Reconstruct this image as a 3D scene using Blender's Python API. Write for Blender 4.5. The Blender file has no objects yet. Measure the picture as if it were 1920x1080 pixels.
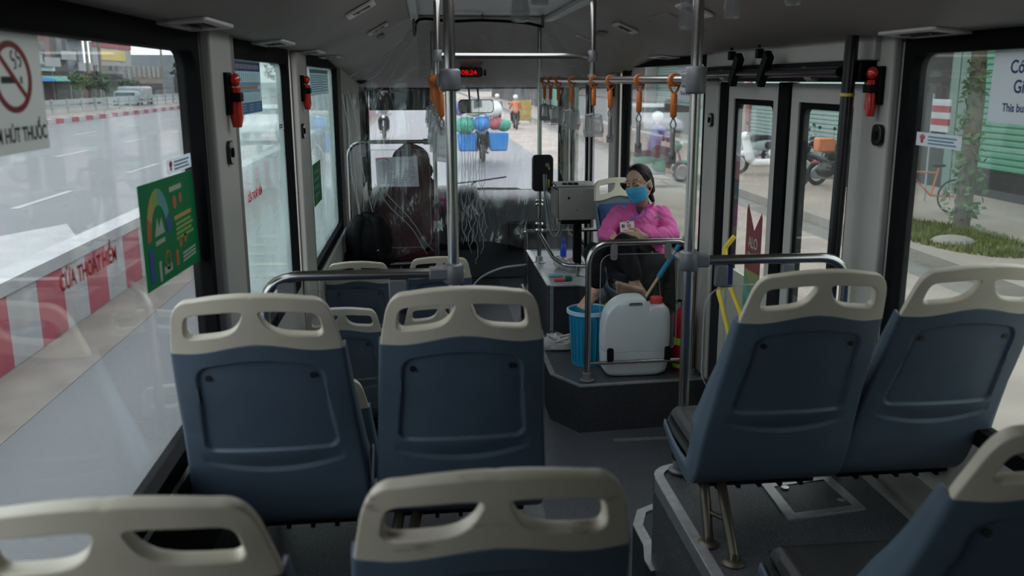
import bpy, bmesh, math, random
from mathutils import Vector, Matrix, noise
sc = bpy.context.scene
COL = sc.collection
R = math.radians

# ------------------------------------------------ camera, sky, exposure
cam_d = bpy.data.cameras.new('camera'); cam = bpy.data.objects.new('camera', cam_d); COL.objects.link(cam)
sc.camera = cam
cam.location = (0, 0, 2.10)
cam.rotation_euler = (R(90 - 12.9208), 0, R(-6.7035))
cam_d.sensor_width = 36.0; cam_d.lens = 1700 / 1920 * 36
cam_d.shift_x = -40 / 1920
cam_d.clip_start = 0.05; cam_d.clip_end = 900
cam_d.dof.use_dof = True; cam_d.dof.focus_distance = 5.3; cam_d.dof.aperture_fstop = 4.0
w = bpy.data.worlds.new('overcast_sky'); sc.world = w; w.use_nodes = True
nt = w.node_tree; bg = nt.nodes['Background']
tc = nt.nodes.new('ShaderNodeTexCoord'); sx = nt.nodes.new('ShaderNodeSeparateXYZ'); nt.links.new(tc.outputs['Generated'], sx.inputs[0])
cr = nt.nodes.new('ShaderNodeValToRGB'); nt.links.new(sx.outputs['Z'], cr.inputs[0])
cr.color_ramp.elements[0].position = 0.0; cr.color_ramp.elements[0].color = (0.75, 0.765, 0.775, 1)
cr.color_ramp.elements[1].position = 0.6; cr.color_ramp.elements[1].color = (0.92, 0.945, 1.0, 1)
nt.links.new(cr.outputs[0], bg.inputs[0]); bg.inputs[1].default_value = 1.70
def ceiling_light(y, x=0.42, e=9.0):  # added area light, no lamp seen there; brightens seats and woman
    l = bpy.data.lights.new('added_fill_light', 'AREA'); l.shape = 'RECTANGLE'; l.size = 0.75; l.size_y = 2.8; l.energy = e; l.color = (0.93, 0.97, 1.0)
    o = bpy.data.objects.new('added_fill_light', l); COL.objects.link(o); o.location = (x, y, 2.51); tag_later.append(o); return o
tag_later = []
ceiling_light(3.75, e=7.0)
sc.view_settings.view_transform = 'Standard'; sc.view_settings.look = 'None'
sc.view_settings.exposure = 0.97; sc.view_settings.gamma = 1.0; sc.view_settings.use_curve_mapping = False
sc.cycles.use_denoising = True
sc.cycles.transparent_max_bounces = 32
sc.cycles.max_bounces = 8; sc.cycles.diffuse_bounces = 5; sc.cycles.glossy_bounces = 3
sc.cycles.caustics_reflective = False; sc.cycles.caustics_refractive = False
sc.cycles.sample_clamp_indirect = 4.0

# ------------------------------------------------ materials
MATS = {}
def mat(name, col, rough=0.5, metal=0.0, noise_amt=0.0, scale=20.0, bump=0.0, bscale=None, spec=0.5, emit=None, col2=None, speck=None, coat=0.0, sub=0.0, transl=0.0):
    m = bpy.data.materials.new(name); m.use_nodes = True; t = m.node_tree; b = t.nodes['Principled BSDF']
    b.inputs['Base Color'].default_value = (*col, 1); b.inputs['Roughness'].default_value = rough
    b.inputs['Metallic'].default_value = metal; b.inputs['Specular IOR Level'].default_value = spec
    b.inputs['Coat Weight'].default_value = coat
    if sub: b.inputs['Subsurface Weight'].default_value = sub; b.inputs['Subsurface Radius'].default_value = (0.02, 0.01, 0.006)
    tcn = t.nodes.new('ShaderNodeTexCoord')
    if noise_amt or col2:
        n = t.nodes.new('ShaderNodeTexNoise'); n.inputs['Scale'].default_value = scale; n.inputs['Detail'].default_value = 6
        t.links.new(tcn.outputs['Object'], n.inputs['Vector'])
        r = t.nodes.new('ShaderNodeValToRGB'); r.color_ramp.elements[0].position = 0.3; r.color_ramp.elements[1].position = 0.7
        c2 = col2 or tuple(min(1, c * (1 + noise_amt)) for c in col); c1 = col if col2 else tuple(c * (1 - noise_amt) for c in col)
        r.color_ramp.elements[0].color = (*c1, 1); r.color_ramp.elements[1].color = (*c2, 1)
        t.links.new(n.outputs['Fac'], r.inputs[0]); last = r.outputs[0]
        if speck:
            v = t.nodes.new('ShaderNodeTexNoise'); v.inputs['Scale'].default_value = speck[1]; v.inputs['Detail'].default_value = 1
            t.links.new(tcn.outputs['Object'], v.inputs['Vector'])
            rr = t.nodes.new('ShaderNodeValToRGB'); rr.color_ramp.elements[0].position = 0.60; rr.color_ramp.elements[1].position = 0.66
            t.links.new(v.outputs['Fac'], rr.inputs[0])
            mx = t.nodes.new('ShaderNodeMixRGB'); t.links.new(rr.outputs[0], mx.inputs[0]); t.links.new(last, mx.inputs[1]); mx.inputs[2].default_value = (*speck[0], 1); last = mx.outputs[0]
        t.links.new(last, b.inputs['Base Color'])
    if bump:
        n2 = t.nodes.new('ShaderNodeTexNoise'); n2.inputs['Scale'].default_value = bscale or scale; n2.inputs['Detail'].default_value = 4
        t.links.new(tcn.outputs['Object'], n2.inputs['Vector'])
        bp = t.nodes.new('ShaderNodeBump'); bp.inputs['Strength'].default_value = bump; bp.inputs['Distance'].default_value = 0.01
        t.links.new(n2.outputs['Fac'], bp.inputs['Height']); t.links.new(bp.outputs[0], b.inputs['Normal'])
    if emit:
        b.inputs['Emission Color'].default_value = (*emit[0], 1); b.inputs['Emission Strength'].default_value = emit[1]
    if transl:
        tl = t.nodes.new('ShaderNodeBsdfTranslucent'); tl.inputs[0].default_value = (*[min(1, c * 1.25) for c in col], 1); mxs = t.nodes.new('ShaderNodeMixShader'); mxs.inputs[0].default_value = transl
        o_ = [n for n in t.nodes if n.type == 'OUTPUT_MATERIAL'][0]; t.links.new(b.outputs[0], mxs.inputs[1]); t.links.new(tl.outputs[0], mxs.inputs[2]); t.links.new(mxs.outputs[0], o_.inputs[0])
    MATS[name] = m; return m
def glass(name, tint=(0.93, 0.97, 0.96), haze=0.0, hazecol=(0.8, 0.85, 0.85), rough=0.03, refl=1.0, base=0.04, bump=None, dirt=0.0):
    m = bpy.data.materials.new(name); m.use_nodes = True; t = m.node_tree
    for n in list(t.nodes):
        if n.type == 'BSDF_PRINCIPLED': t.nodes.remove(n)
    out = [n for n in t.nodes if n.type == 'OUTPUT_MATERIAL'][0]
    tr = t.nodes.new('ShaderNodeBsdfTransparent'); tr.inputs[0].default_value = (*tint, 1)
    gl = t.nodes.new('ShaderNodeBsdfGlossy'); gl.inputs['Roughness'].default_value = rough
    lw = t.nodes.new('ShaderNodeLayerWeight'); lw.inputs['Blend'].default_value = 0.5
    pw = t.nodes.new('ShaderNodeMath'); pw.operation = 'POWER'; t.links.new(lw.outputs['Facing'], pw.inputs[0]); pw.inputs[1].default_value = 4.0
    ml = t.nodes.new('ShaderNodeMath'); ml.operation = 'MULTIPLY_ADD'; t.links.new(pw.outputs[0], ml.inputs[0]); ml.inputs[1].default_value = 0.8 * refl; ml.inputs[2].default_value = base * refl
    mx = t.nodes.new('ShaderNodeMixShader'); t.links.new(ml.outputs[0], mx.inputs[0]); t.links.new(tr.outputs[0], mx.inputs[1]); t.links.new(gl.outputs[0], mx.inputs[2])
    last = mx.outputs[0]
    if haze:
        df = t.nodes.new('ShaderNodeBsdfDiffuse'); df.inputs[0].default_value = (*hazecol, 1)
        ts = t.nodes.new('ShaderNodeBsdfTranslucent'); ts.inputs[0].default_value = (*hazecol, 1)
        ad = t.nodes.new('ShaderNodeMixShader'); t.links.new(df.outputs[0], ad.inputs[1]); t.links.new(ts.outputs[0], ad.inputs[2])
        m2 = t.nodes.new('ShaderNodeMixShader'); m2.inputs[0].default_value = haze
        tcn = t.nodes.new('ShaderNodeTexCoord'); n = t.nodes.new('ShaderNodeTexNoise'); n.inputs['Scale'].default_value = 2.5; n.inputs['Detail'].default_value = 5
        mp = t.nodes.new('ShaderNodeMapRange'); mp.inputs[1].default_value = 0.35; mp.inputs[2].default_value = 0.7; mp.inputs[3].default_value = haze * (1 - dirt); mp.inputs[4].default_value = haze * (1 + dirt)
        t.links.new(tcn.outputs['Object'], n.inputs['Vector']); t.links.new(n.outputs['Fac'], mp.inputs[0]); t.links.new(mp.outputs[0], m2.inputs[0])
        t.links.new(last, m2.inputs[1]); t.links.new(ad.outputs[0], m2.inputs[2]); last = m2.outputs[0]
    if bump:
        tcn = t.nodes.new('ShaderNodeTexCoord'); n = t.nodes.new('ShaderNodeTexNoise'); n.inputs['Scale'].default_value = bump[1]; n.inputs['Detail'].default_value = 3; n.inputs['Distortion'].default_value = 1.0
        mpg = t.nodes.new('ShaderNodeMapping'); mpg.inputs['Scale'].default_value = (1, 1, 0.25); t.links.new(tcn.outputs['Object'], mpg.inputs[0]); t.links.new(mpg.outputs[0], n.inputs['Vector'])
        bp = t.nodes.new('ShaderNodeBump'); bp.inputs['Strength'].default_value = bump[0]; bp.inputs['Distance'].default_value = 0.02
        t.links.new(n.outputs['Fac'], bp.inputs['Height']); t.links.new(bp.outputs[0], gl.inputs['Normal'])
    t.links.new(last, out.inputs[0]); MATS[name] = m; return m

mat('seat_blue', (0.070, 0.102, 0.142), 0.48, noise_amt=0.06, scale=12, bump=0.08, bscale=500)
mat('seat_beige', (0.575, 0.525, 0.425), 0.42, noise_amt=0.07, scale=9)
def beige_worn():
    m = mat('seat_beige_worn', (0.56, 0.51, 0.415), 0.42, noise_amt=0.0); t = m.node_tree; b = t.nodes['Principled BSDF']
    tcn = t.nodes.new('ShaderNodeTexCoord'); n = t.nodes.new('ShaderNodeTexNoise'); n.inputs['Scale'].default_value = 14; n.inputs['Detail'].default_value = 7
    mpg = t.nodes.new('ShaderNodeMapping'); mpg.inputs['Scale'].default_value = (0.8, 1, 2.2); t.links.new(tcn.outputs['Object'], mpg.inputs[0]); t.links.new(mpg.outputs[0], n.inputs['Vector'])
    r = t.nodes.new('ShaderNodeValToRGB'); r.color_ramp.elements[0].position = 0.60; r.color_ramp.elements[1].position = 0.74
    r.color_ramp.elements[0].color = (0.56, 0.51, 0.415, 1); r.color_ramp.elements[1].color = (0.16, 0.12, 0.085, 1)
    t.links.new(n.outputs['Fac'], r.inputs[0]); t.links.new(r.outputs[0], b.inputs['Base Color'])
beige_worn()
mat('cushion', (0.013, 0.0135, 0.015), 0.42, bump=0.25, bscale=260)
mat('pad_blue', (0.03, 0.06, 0.20), 0.85, noise_amt=0.2, scale=60)
mat('leg_bronze', (0.10, 0.092, 0.070), 0.42, 0.75)
mat('black', (0.008, 0.008, 0.009), 0.5, spec=0.08)
mat('black_gloss', (0.012, 0.012, 0.013), 0.22)
mat('rubber', (0.009, 0.009, 0.010), 0.7, spec=0.03)
mat('chrome', (0.44, 0.425, 0.41), 0.22, 1.0)
mat('alu', (0.50, 0.51, 0.52), 0.38, 0.85, noise_amt=0.12, scale=30)
mat('fitting', (0.17, 0.175, 0.19), 0.45, 0.3)
mat('steel', (0.36, 0.355, 0.325), 0.38, 0.45, noise_amt=0.08, scale=8)
mat('wall_panel', (0.47, 0.465, 0.43), 0.5, noise_amt=0.04, scale=4)
mat('wall_dark', (0.20, 0.19, 0.175), 0.55)
mat('ceiling_panel', (0.31, 0.272, 0.238), 0.55, noise_amt=0.04, scale=3)
mat('ceiling_light', (0.60, 0.59, 0.58), 0.4)
mat('floor_vinyl', (0.044, 0.048, 0.056), 0.42, noise_amt=0.12, scale=5, speck=((0.22, 0.23, 0.25), 260), bump=0.06, bscale=200)
mat('dark_vinyl', (0.018, 0.020, 0.026), 0.55, noise_amt=0.15, scale=8, speck=((0.07, 0.08, 0.09), 240))
mat('dash', (0.045, 0.050, 0.060), 0.5, noise_amt=0.1, scale=6)
mat('box_top', (0.32, 0.34, 0.37), 0.4, noise_amt=0.1, scale=10)
mat('yellow', (0.78, 0.58, 0.04), 0.4)
mat('orange_strap', (0.52, 0.14, 0.022), 0.6, noise_amt=0.12, scale=50)
mat('grey_web', (0.20, 0.20, 0.20), 0.6)
mat('red_clear', (0.62, 0.02, 0.01), 0.2, coat=0.5)
mat('vent_plastic', (0.62, 0.56, 0.54), 0.4)
mat('vent_dark', (0.07, 0.055, 0.05), 0.6)
mat('skin', (0.49, 0.31, 0.22), 0.5, noise_amt=0.06, scale=14, sub=0.08)
mat('skin_face', (0.42, 0.25, 0.175), 0.5, noise_amt=0.06, scale=14, sub=0.06)
mat('lips', (0.30, 0.12, 0.10), 0.5)
mat('hair', (0.009, 0.007, 0.007), 0.5, spec=0.25, bump=0.4, bscale=120)
mat('pink_cloth', (0.66, 0.11, 0.36), 0.75, noise_amt=0.10, scale=10, bump=0.3, bscale=26)
mat('magenta_cloth', (0.28, 0.03, 0.13), 0.8, noise_amt=0.15, scale=10)
mat('trousers', (0.008, 0.008, 0.010), 0.75, spec=0.12, bump=0.4, bscale=26)
mat('mask_blue', (0.055, 0.42, 0.72), 0.7, noise_amt=0.05, scale=20)
mat('white', (0.78, 0.79, 0.80), 0.5)
mat('paper', (0.58, 0.58, 0.64), 0.7)
mat('lanyard', (0.10, 0.07, 0.36), 0.6)
mat('red_ink', (0.60, 0.05, 0.06), 0.6)
mat('maroon', (0.105, 0.025, 0.032), 0.8, noise_amt=0.25, scale=8, bump=0.4, bscale=30)
mat('bag_black', (0.007, 0.007, 0.008), 0.75, spec=0.15, noise_amt=0.2, scale=30, bump=0.4, bscale=60)
mat('bucket_blue', (0.015, 0.30, 0.52), 0.35)
mat('bucket_rim', (0.42, 0.62, 0.78), 0.35)
mat('jug', (0.76, 0.80, 0.84), 0.35, noise_amt=0.03, scale=6, sub=0.15)
mat('cap_red', (0.70, 0.03, 0.04), 0.35)
mat('ext_red', (0.50, 0.015, 0.03), 0.3)
mat('ext_label', (0.50, 0.80, 0.05), 0.5)
mat('croc', (0.52, 0.49, 0.47), 0.6)
mat('croc_dark', (0.05, 0.05, 0.06), 0.7)
mat('mop_blue', (0.01, 0.27, 0.52), 0.4)
mat('wood_stick', (0.60, 0.50, 0.36), 0.6)
mat('bottle_blue', (0.02, 0.05, 0.55), 0.3)
mat('led_red', (0.3, 0.0, 0.0), 0.5, emit=((0.9, 0.0, 0.0), 0.40))
mat('navy_ink', (0.015, 0.03, 0.22), 0.6)
mat('sign_white', (0.72, 0.74, 0.78), 0.5, transl=0.5)
mat('sign_grey', (0.62, 0.62, 0.60), 0.5, transl=0.5)
mat('ink_black', (0.02, 0.02, 0.025), 0.6)
mat('poster_green', (0.005, 0.24, 0.10), 0.5, transl=0.4)
mat('p_yellow', (0.55, 0.42, 0.12), 0.5); mat('p_orange', (0.55, 0.16, 0.06), 0.5); mat('p_teal', (0.12, 0.42, 0.36), 0.5)
mat('p_lime', (0.30, 0.48, 0.10), 0.5); mat('p_blue', (0.04, 0.09, 0.36), 0.5); mat('p_pale', (0.45, 0.55, 0.45), 0.5)
mat('map_blue', (0.03, 0.15, 0.36), 0.5); mat('map_navy', (0.03, 0.05, 0.22), 0.5); mat('map_grey', (0.50, 0.58, 0.60), 0.5, transl=0.5); mat('map_light', (0.22, 0.42, 0.55), 0.5); mat('map_salmon', (0.50, 0.26, 0.18), 0.5)
mat('sticker_maroon', (0.22, 0.05, 0.06), 0.5); mat('sticker_green', (0.13, 0.26, 0.17), 0.5); mat('sticker_olive', (0.24, 0.26, 0.12), 0.5)
mat('mirror', (0.7, 0.7, 0.72), 0.03, 1.0)
glass('glass_side', (0.88, 0.92, 0.92), haze=0.010, dirt=0.9)
glass('glass_hazy', (0.84, 0.92, 0.91), haze=0.30, hazecol=(0.72, 0.86, 0.85), dirt=0.4)
glass('glass_right', (0.76, 0.80, 0.775), haze=0.012, dirt=0.8)
glass('glass_door', (0.84, 0.87, 0.85), haze=0.015, dirt=0.8)
glass('glass_front', (0.92, 0.94, 0.95), haze=0.03, hazecol=(0.85, 0.85, 0.87), dirt=0.5)
glass('acrylic', (0.97, 0.975, 0.975), haze=0.010, base=0.02, dirt=0.5)
glass('acrylic_edge', (0.7, 0.74, 0.74), haze=0.5, hazecol=(0.75, 0.78, 0.8))
glass('curtain_plastic', (0.975, 0.975, 0.975), haze=0.014, hazecol=(0.9, 0.9, 0.9), rough=0.14, base=0.12, refl=1.0, bump=(1.6, 9.0), dirt=0.9)
glass('clear_grip', (0.72, 0.74, 0.75), haze=0.22, hazecol=(0.8, 0.8, 0.8), rough=0.1, base=0.12)
glass('visor_tint', (0.035, 0.05, 0.055), haze=0.25, hazecol=(0.02, 0.03, 0.03), rough=0.3)
glass('tube_clear', (0.75, 0.80, 0.80), haze=0.35, hazecol=(0.45, 0.5, 0.5))

# ------------------------------------------------ builders
def wloc(o):
    v = Vector((0, 0, 0))
    while o is not None:
        v += o.location; o = o.parent
    return v
def tag(o, label=None, cat=None, group=None, kind=None):
    if label: o['label'] = label
    if cat: o['category'] = cat
    if group: o['group'] = group
    if kind: o['kind'] = kind
    return o
def empty(name, label, cat, loc=(0, 0, 0), rz=0.0, group=None):
    o = bpy.data.objects.new(name, None); COL.objects.link(o); o.location = loc; o.rotation_euler = (0, 0, rz); o.empty_display_size = 0.1
    return tag(o, label, cat, group)
def copy_tree(o, parent=None, skip=()):
    c = o.copy(); COL.objects.link(c); c.parent = parent
    for ch in o.children:
        if ch.name.split('.')[0] in skip: continue
        copy_tree(ch, c)
    return c
LFT = ((0, 1, 0), (0, 0, 1), (1, 0, 0)); RGT = ((0, -1, 0), (0, 0, 1), (-1, 0, 0)); FWD = ((1, 0, 0), (0, 0, 1), (0, -1, 0))
class MB:
    def __init__(s): s.v = []; s.f = []; s.m = []; s.mi = 0
    def add(s, vs, fs):
        b = len(s.v); s.v += [tuple(p) for p in vs]
        for f in fs: s.f.append(tuple(b + i for i in f)); s.m.append(s.mi)
        return s
    def box(s, x0, x1, y0, y1, z0, z1):
        if x0 > x1: x0, x1 = x1, x0
        if y0 > y1: y0, y1 = y1, y0
        if z0 > z1: z0, z1 = z1, z0
        return s.add([(x, y, z) for z in (z0, z1) for y in (y0, y1) for x in (x0, x1)], [(0, 2, 3, 1), (4, 5, 7, 6), (0, 1, 5, 4), (2, 6, 7, 3), (0, 4, 6, 2), (1, 3, 7, 5)])
    def obox(s, c, a, h, up=(0, 0, 1)):   # box centred c, axes a (matrix columns), half sizes h
        M = a
        vs = [Vector(c) + M @ Vector((sx * h[0], sy * h[1], sz * h[2])) for sz in (-1, 1) for sy in (-1, 1) for sx in (-1, 1)]
        return s.add(vs, [(0, 2, 3, 1), (4, 5, 7, 6), (0, 1, 5, 4), (2, 6, 7, 3), (0, 4, 6, 2), (1, 3, 7, 5)])
    def tube(s, pts, r, n=12, closed=False, cap=True, flat=None):
        pts = [Vector(p) for p in pts]; N = len(pts); rr = r if isinstance(r, (list, tuple)) else [r] * N
        tang = []
        for i in range(N):
            a = pts[(i - 1) % N] if (closed or i > 0) else pts[i]; b = pts[(i + 1) % N] if (closed or i < N - 1) else pts[i]
            tang.append((b - a).normalized())
        t0 = tang[0]; u = t0.orthogonal().normalized()
        if flat: u = (Vector(flat) - t0 * Vector(flat).dot(t0)).normalized()
        vs = []; b0 = len(s.v)
        for i in range(N):
            if i > 0:
                q = tang[i - 1].rotation_difference(tang[i]); u = (q @ u).normalized()
            wv = tang[i].cross(u)
            for k in range(n):
                an = 2 * math.pi * k / n; ra = rr[i]
                if flat: vs.append(pts[i] + (u * math.cos(an) * ra * 1.0 + wv * math.sin(an) * ra * s.asp))
                else: vs.append(pts[i] + (u * math.cos(an) + wv * math.sin(an)) * ra)
        fs = []
        for i in range(N if closed else N - 1):
            j = (i + 1) % N
            for k in range(n):
                l = (k + 1) % n; fs.append((i * n + k, i * n + l, j * n + l, j * n + k))
        if cap and not closed: fs.append(tuple(range(n - 1, -1, -1))); fs.append(tuple((N - 1) * n + k for k in range(n)))
        return s.add(vs, fs)
    asp = 0.3
    def cyl(s, p0, p1, r0, r1=None, n=16): return s.tube([p0, p1], [r0, r0 if r1 is None else r1], n)
    def lathe(s, c, prof, n=24, axis='z', sx=1, sy=1, cap=True):   # prof list (r, h)
        vs = []
        for r, h in prof:
            for k in range(n):
                a = 2 * math.pi * k / n; p = (r * math.cos(a) * sx, r * math.sin(a) * sy, h)
                if axis == 'y': p = (p[0], p[2], p[1])
                if axis == 'x': p = (p[2], p[0], p[1])
                vs.append((c[0] + p[0], c[1] + p[1], c[2] + p[2]))
        fs = []
        for i in range(len(prof) - 1):
            for k in range(n):
                l = (k + 1) % n; f = (i * n + k, i * n + l, (i + 1) * n + l, (i + 1) * n + k); fs.append(f if axis != 'y' else f[::-1])
        a = tuple(range(n - 1, -1, -1)); b = tuple((len(prof) - 1) * n + k for k in range(n))
        if cap: fs += [a, b] if axis != 'y' else [a[::-1], b[::-1]]
        return s.add(vs, fs)
    def sphere(s, c, r, n=16, m=10, M=None):
        if not isinstance(r, (tuple, list)): r = (r, r, r)
        vs = []
        for i in range(1, m):
            t = math.pi * i / m
            for k in range(n):
                a = 2 * math.pi * k / n; vs.append(Vector((r[0] * math.sin(t) * math.cos(a), r[1] * math.sin(t) * math.sin(a), r[2] * math.cos(t))))
        vs += [Vector((0, 0, r[2])), Vector((0, 0, -r[2]))]
        if M is not None: vs = [M @ v for v in vs]
        vs = [v + Vector(c) for v in vs]; fs = []
        for i in range(m - 2):
            for k in range(n):
                l = (k + 1) % n; fs.append((i * n + k, (i + 1) * n + k, (i + 1) * n + l, i * n + l))
        T = (m - 1) * n
        for k in range(n):
            l = (k + 1) % n; fs.append((T, k, l)); fs.append((T + 1, (m - 2) * n + l, (m - 2) * n + k))
        return s.add(vs, fs)
    def caps(s, p0, r0, p1, r1, n=14):
        p0 = Vector(p0); p1 = Vector(p1); d = (p1 - p0)
        s.sphere(p0, r0, n, 8); s.sphere(p1, r1, n, 8); s.tube([p0, p1], [r0, r1], n); return s
    def chain(s, pts, n=14):    # pts: (x,y,z,r)
        for a, b in zip(pts, pts[1:]): s.caps(a[:3], a[3], b[:3], b[3], n)
        return s
    def prism(s, poly, o, fr, d0, d1):   # polygon in frame fr at origin o, from depth d0 to d1 along the normal
        ux, uy, un = (Vector(q) for q in fr); o = Vector(o); n = len(poly)
        vs = [o + ux * p[0] + uy * p[1] + un * d0 for p in poly] + [o + ux * p[0] + uy * p[1] + un * d1 for p in poly]
        fs = [tuple(range(n - 1, -1, -1)), tuple(range(n, 2 * n))] + [(i, (i + 1) % n, n + (i + 1) % n, n + i) for i in range(n)]
        return s.add(vs, fs)
    def rect(s, x, y, w, h, o, fr, d0=0, d1=0.001): return s.prism([(x, y), (x + w, y), (x + w, y + h), (x, y + h)], o, fr, d0, d1)
    def disc(s, x, y, r, o, fr, d0=0, d1=0.001, n=24, ry=None, a0=0, a1=360, inner=None):
        ry = ry or r; k = n
        A = [R(a0 + (a1 - a0) * i / k) for i in range(k + (0 if a1 - a0 == 360 else 1))]
        if inner is None: return s.prism([(x + r * math.cos(a), y + ry * math.sin(a)) for a in A], o, fr, d0, d1)
        A = [R(a0 + (a1 - a0) * i / k) for i in range(k + 1)]
        for a, b in zip(A, A[1:]):
            s.prism([(x + r * math.cos(a), y + ry * math.sin(a)), (x + r * math.cos(b), y + ry * math.sin(b)), (x + inner * math.cos(b), y + inner * ry / r * math.sin(b)), (x + inner * math.cos(a), y + inner * ry / r * math.sin(a))], o, fr, d0, d1)
        return s
    def text(s, txt, size, x, y, o, fr, d=0.0015, rot=0.0, align='LEFT', xs=1.0, bold=0.0):
        c = bpy.data.curves.new('t', 'FONT'); c.body = txt; c.size = size; c.align_x = align; c.extrude = 0.0004; c.offset = bold; c.resolution_u = 3
        ob = bpy.data.objects.new('t', c); COL.objects.link(ob); dg = bpy.context.evaluated_depsgraph_get(); me = bpy.data.meshes.new_from_object(ob.evaluated_get(dg))
        ux, uy, un = (Vector(q) for q in fr); o = Vector(o); cr_, sr = math.cos(rot), math.sin(rot); vs = []
        for v in me.vertices:
            px, py = v.co.x * xs, v.co.y; vs.append(o + ux * (x + px * cr_ - py * sr) + uy * (y + px * sr + py * cr_) + un * (d + v.co.z))
        s.add(vs, [tuple(p.vertices) for p in me.polygons]); bpy.data.objects.remove(ob); bpy.data.curves.remove(c); bpy.data.meshes.remove(me); return s
    def xf(s, M, i0=0):
        s.v = s.v[:i0] + [tuple(M @ Vector(p)) for p in s.v[i0:]]; return s
    def build(s, name, mats, parent=None, smooth=None, bevel=0, local=False, seg=2, **kw):
        if not local and parent is not None:
            o_ = wloc(parent); vs = [(p[0] - o_.x, p[1] - o_.y, p[2] - o_.z) for p in s.v]
        else: vs = s.v
        me = bpy.data.meshes.new(name); me.from_pydata(vs, [], s.f)
        if not isinstance(mats, (list, tuple)): mats = [mats]
        for m_ in mats: me.materials.append(MATS[m_])
        if len(mats) > 1:
            for p, i in zip(me.polygons, s.m): p.material_index = i
        bm = bmesh.new(); bm.from_mesh(me)
        if kw.get('weld'): bmesh.ops.remove_doubles(bm, verts=bm.verts, dist=kw['weld'])
        if kw.get('fixn', True): bmesh.ops.recalc_face_normals(bm, faces=bm.faces)
        bm.to_mesh(me); bm.free()
        ob = bpy.data.objects.new(name, me); COL.objects.link(ob); ob.parent = parent
        if smooth is not None:
            me.shade_smooth()
            if smooth < 179:
                if hasattr(me, 'set_sharp_from_angle'): me.set_sharp_from_angle(angle=R(smooth))
        if bevel:
            b = ob.modifiers.new('bevel', 'BEVEL'); b.width = bevel; b.segments = seg; b.limit_method = 'ANGLE'; b.angle_limit = R(40)
            me.shade_smooth(); b.harden_normals = False
            if hasattr(me, 'set_sharp_from_angle'): me.set_sharp_from_angle(angle=R(35))
        if kw.get('kind'): ob['kind'] = kw['kind']
        return ob
def struct(mb, name, mats, **kw): return mb.build(name, mats, None, kind='structure', **kw)
def blob(mb, name, mats, parent, voxel=0.007, smooth_it=4, disp=None, local=False):
    """voxel-union of overlapping closed shapes into one continuous skin"""
    t = mb.build('tmp', mats, None, fixn=True)
    r = t.modifiers.new('r', 'REMESH'); r.mode = 'VOXEL'; r.voxel_size = voxel
    s = t.modifiers.new('s', 'SMOOTH'); s.iterations = smooth_it; s.factor = 0.5
    dg = bpy.context.evaluated_depsgraph_get(); me = bpy.data.meshes.new_from_object(t.evaluated_get(dg))
    bpy.data.objects.remove(t)
    if disp:
        amp, fr = disp[:2]
        ns = [v.normal.copy() for v in me.vertices]
        for v, nn in zip(me.vertices, ns):
            q = Vector((v.co.x * fr, v.co.y * fr, v.co.z * fr * 0.7))
            v.co += nn * (abs(noise.noise(q)) * 2 - 0.5) * amp
            if len(disp) > 2:
                q2 = Vector((v.co.x * disp[3] + q.z * .8, v.co.y * disp[3] * .6, v.co.z * disp[3] * 1.3 + q.x * 1.5)); v.co += nn * ((1 - abs(noise.noise(q2)) * 3.2) if abs(noise.noise(q2)) < .31 else 0) * disp[2]
    if parent is not None and not local:
        o_ = wloc(parent)
        for v in me.vertices: v.co -= o_
    me.shade_smooth(); ob = bpy.data.objects.new(name, me); COL.objects.link(ob); ob.parent = parent
    return ob
def fillet(pts, rad, n=8):
    """round the inner corners of a polyline"""
    P = [Vector(p) for p in pts]; out = [P[0]]
    for i in range(1, len(P) - 1):
        a = (P[i - 1] - P[i]); b = (P[i + 1] - P[i]); r = min(rad, a.length * .49, b.length * .49); a.normalize(); b.normalize()
        ang = a.angle(b); d = r / math.tan(ang / 2) if ang < math.pi - 1e-3 else 0
        d = min(d, (P[i - 1] - P[i]).length * .49, (P[i + 1] - P[i]).length * .49)
        p0 = P[i] + a * d; p1 = P[i] + b * d
        for k in range(n + 1):
            t = k / n; out.append((1 - t) ** 2 * p0 + 2 * t * (1 - t) * P[i] + t * t * p1)
    out.append(P[-1]); return out
def rrect(x0, y0, x1, y1, r, n=5):
    pts = []
    for cx, cy, a in ((x1 - r, y1 - r, 0), (x0 + r, y1 - r, 90), (x0 + r, y0 + r, 180), (x1 - r, y0 + r, 270)):
        for k in range(n + 1): an = R(a + 90 * k / n); pts.append((cx + r * math.cos(an), cy + r * math.sin(an)))
    return pts
def frame_ring(mb, outer, inner, o, fr, d0, d1):
    """ring between two polylines with the same count, as a solid"""
    ux, uy, un = (Vector(q) for q in fr); o = Vector(o); n = len(outer); f = lambda p, d: o + ux * p[0] + uy * p[1] + un * d
    vs = [f(p, d0) for p in outer] + [f(p, d0) for p in inner] + [f(p, d1) for p in outer] + [f(p, d1) for p in inner]; fs = []
    for i in range(n):
        j = (i + 1) % n
        fs += [(i, j, n + j, n + i), (2 * n + i, 3 * n + i, 3 * n + j, 2 * n + j), (i, 2 * n + i, 2 * n + j, j), (n + i, n + j, 3 * n + j, 3 * n + i)]
    mb.add(vs, fs)
# ================================================ THE BUS SHELL
XL, XR = -0.70, 1.72
ZH = 2.235      # underside line of the side headers
YB, YF = -1.6, 11.0
m = MB().box(XL, XR, YB, YF, -0.06, 0); struct(m, 'floor', 'floor_vinyl')
m = MB().box(XL, 0.36, YB, 3.08, 0, 0.7); struct(m, 'floor_platform_left', 'floor_vinyl')
m = MB().box(0.36, 0.79, YB, 1.4, 0, 0.7); struct(m, 'floor_aisle_rear', 'floor_vinyl')
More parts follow.
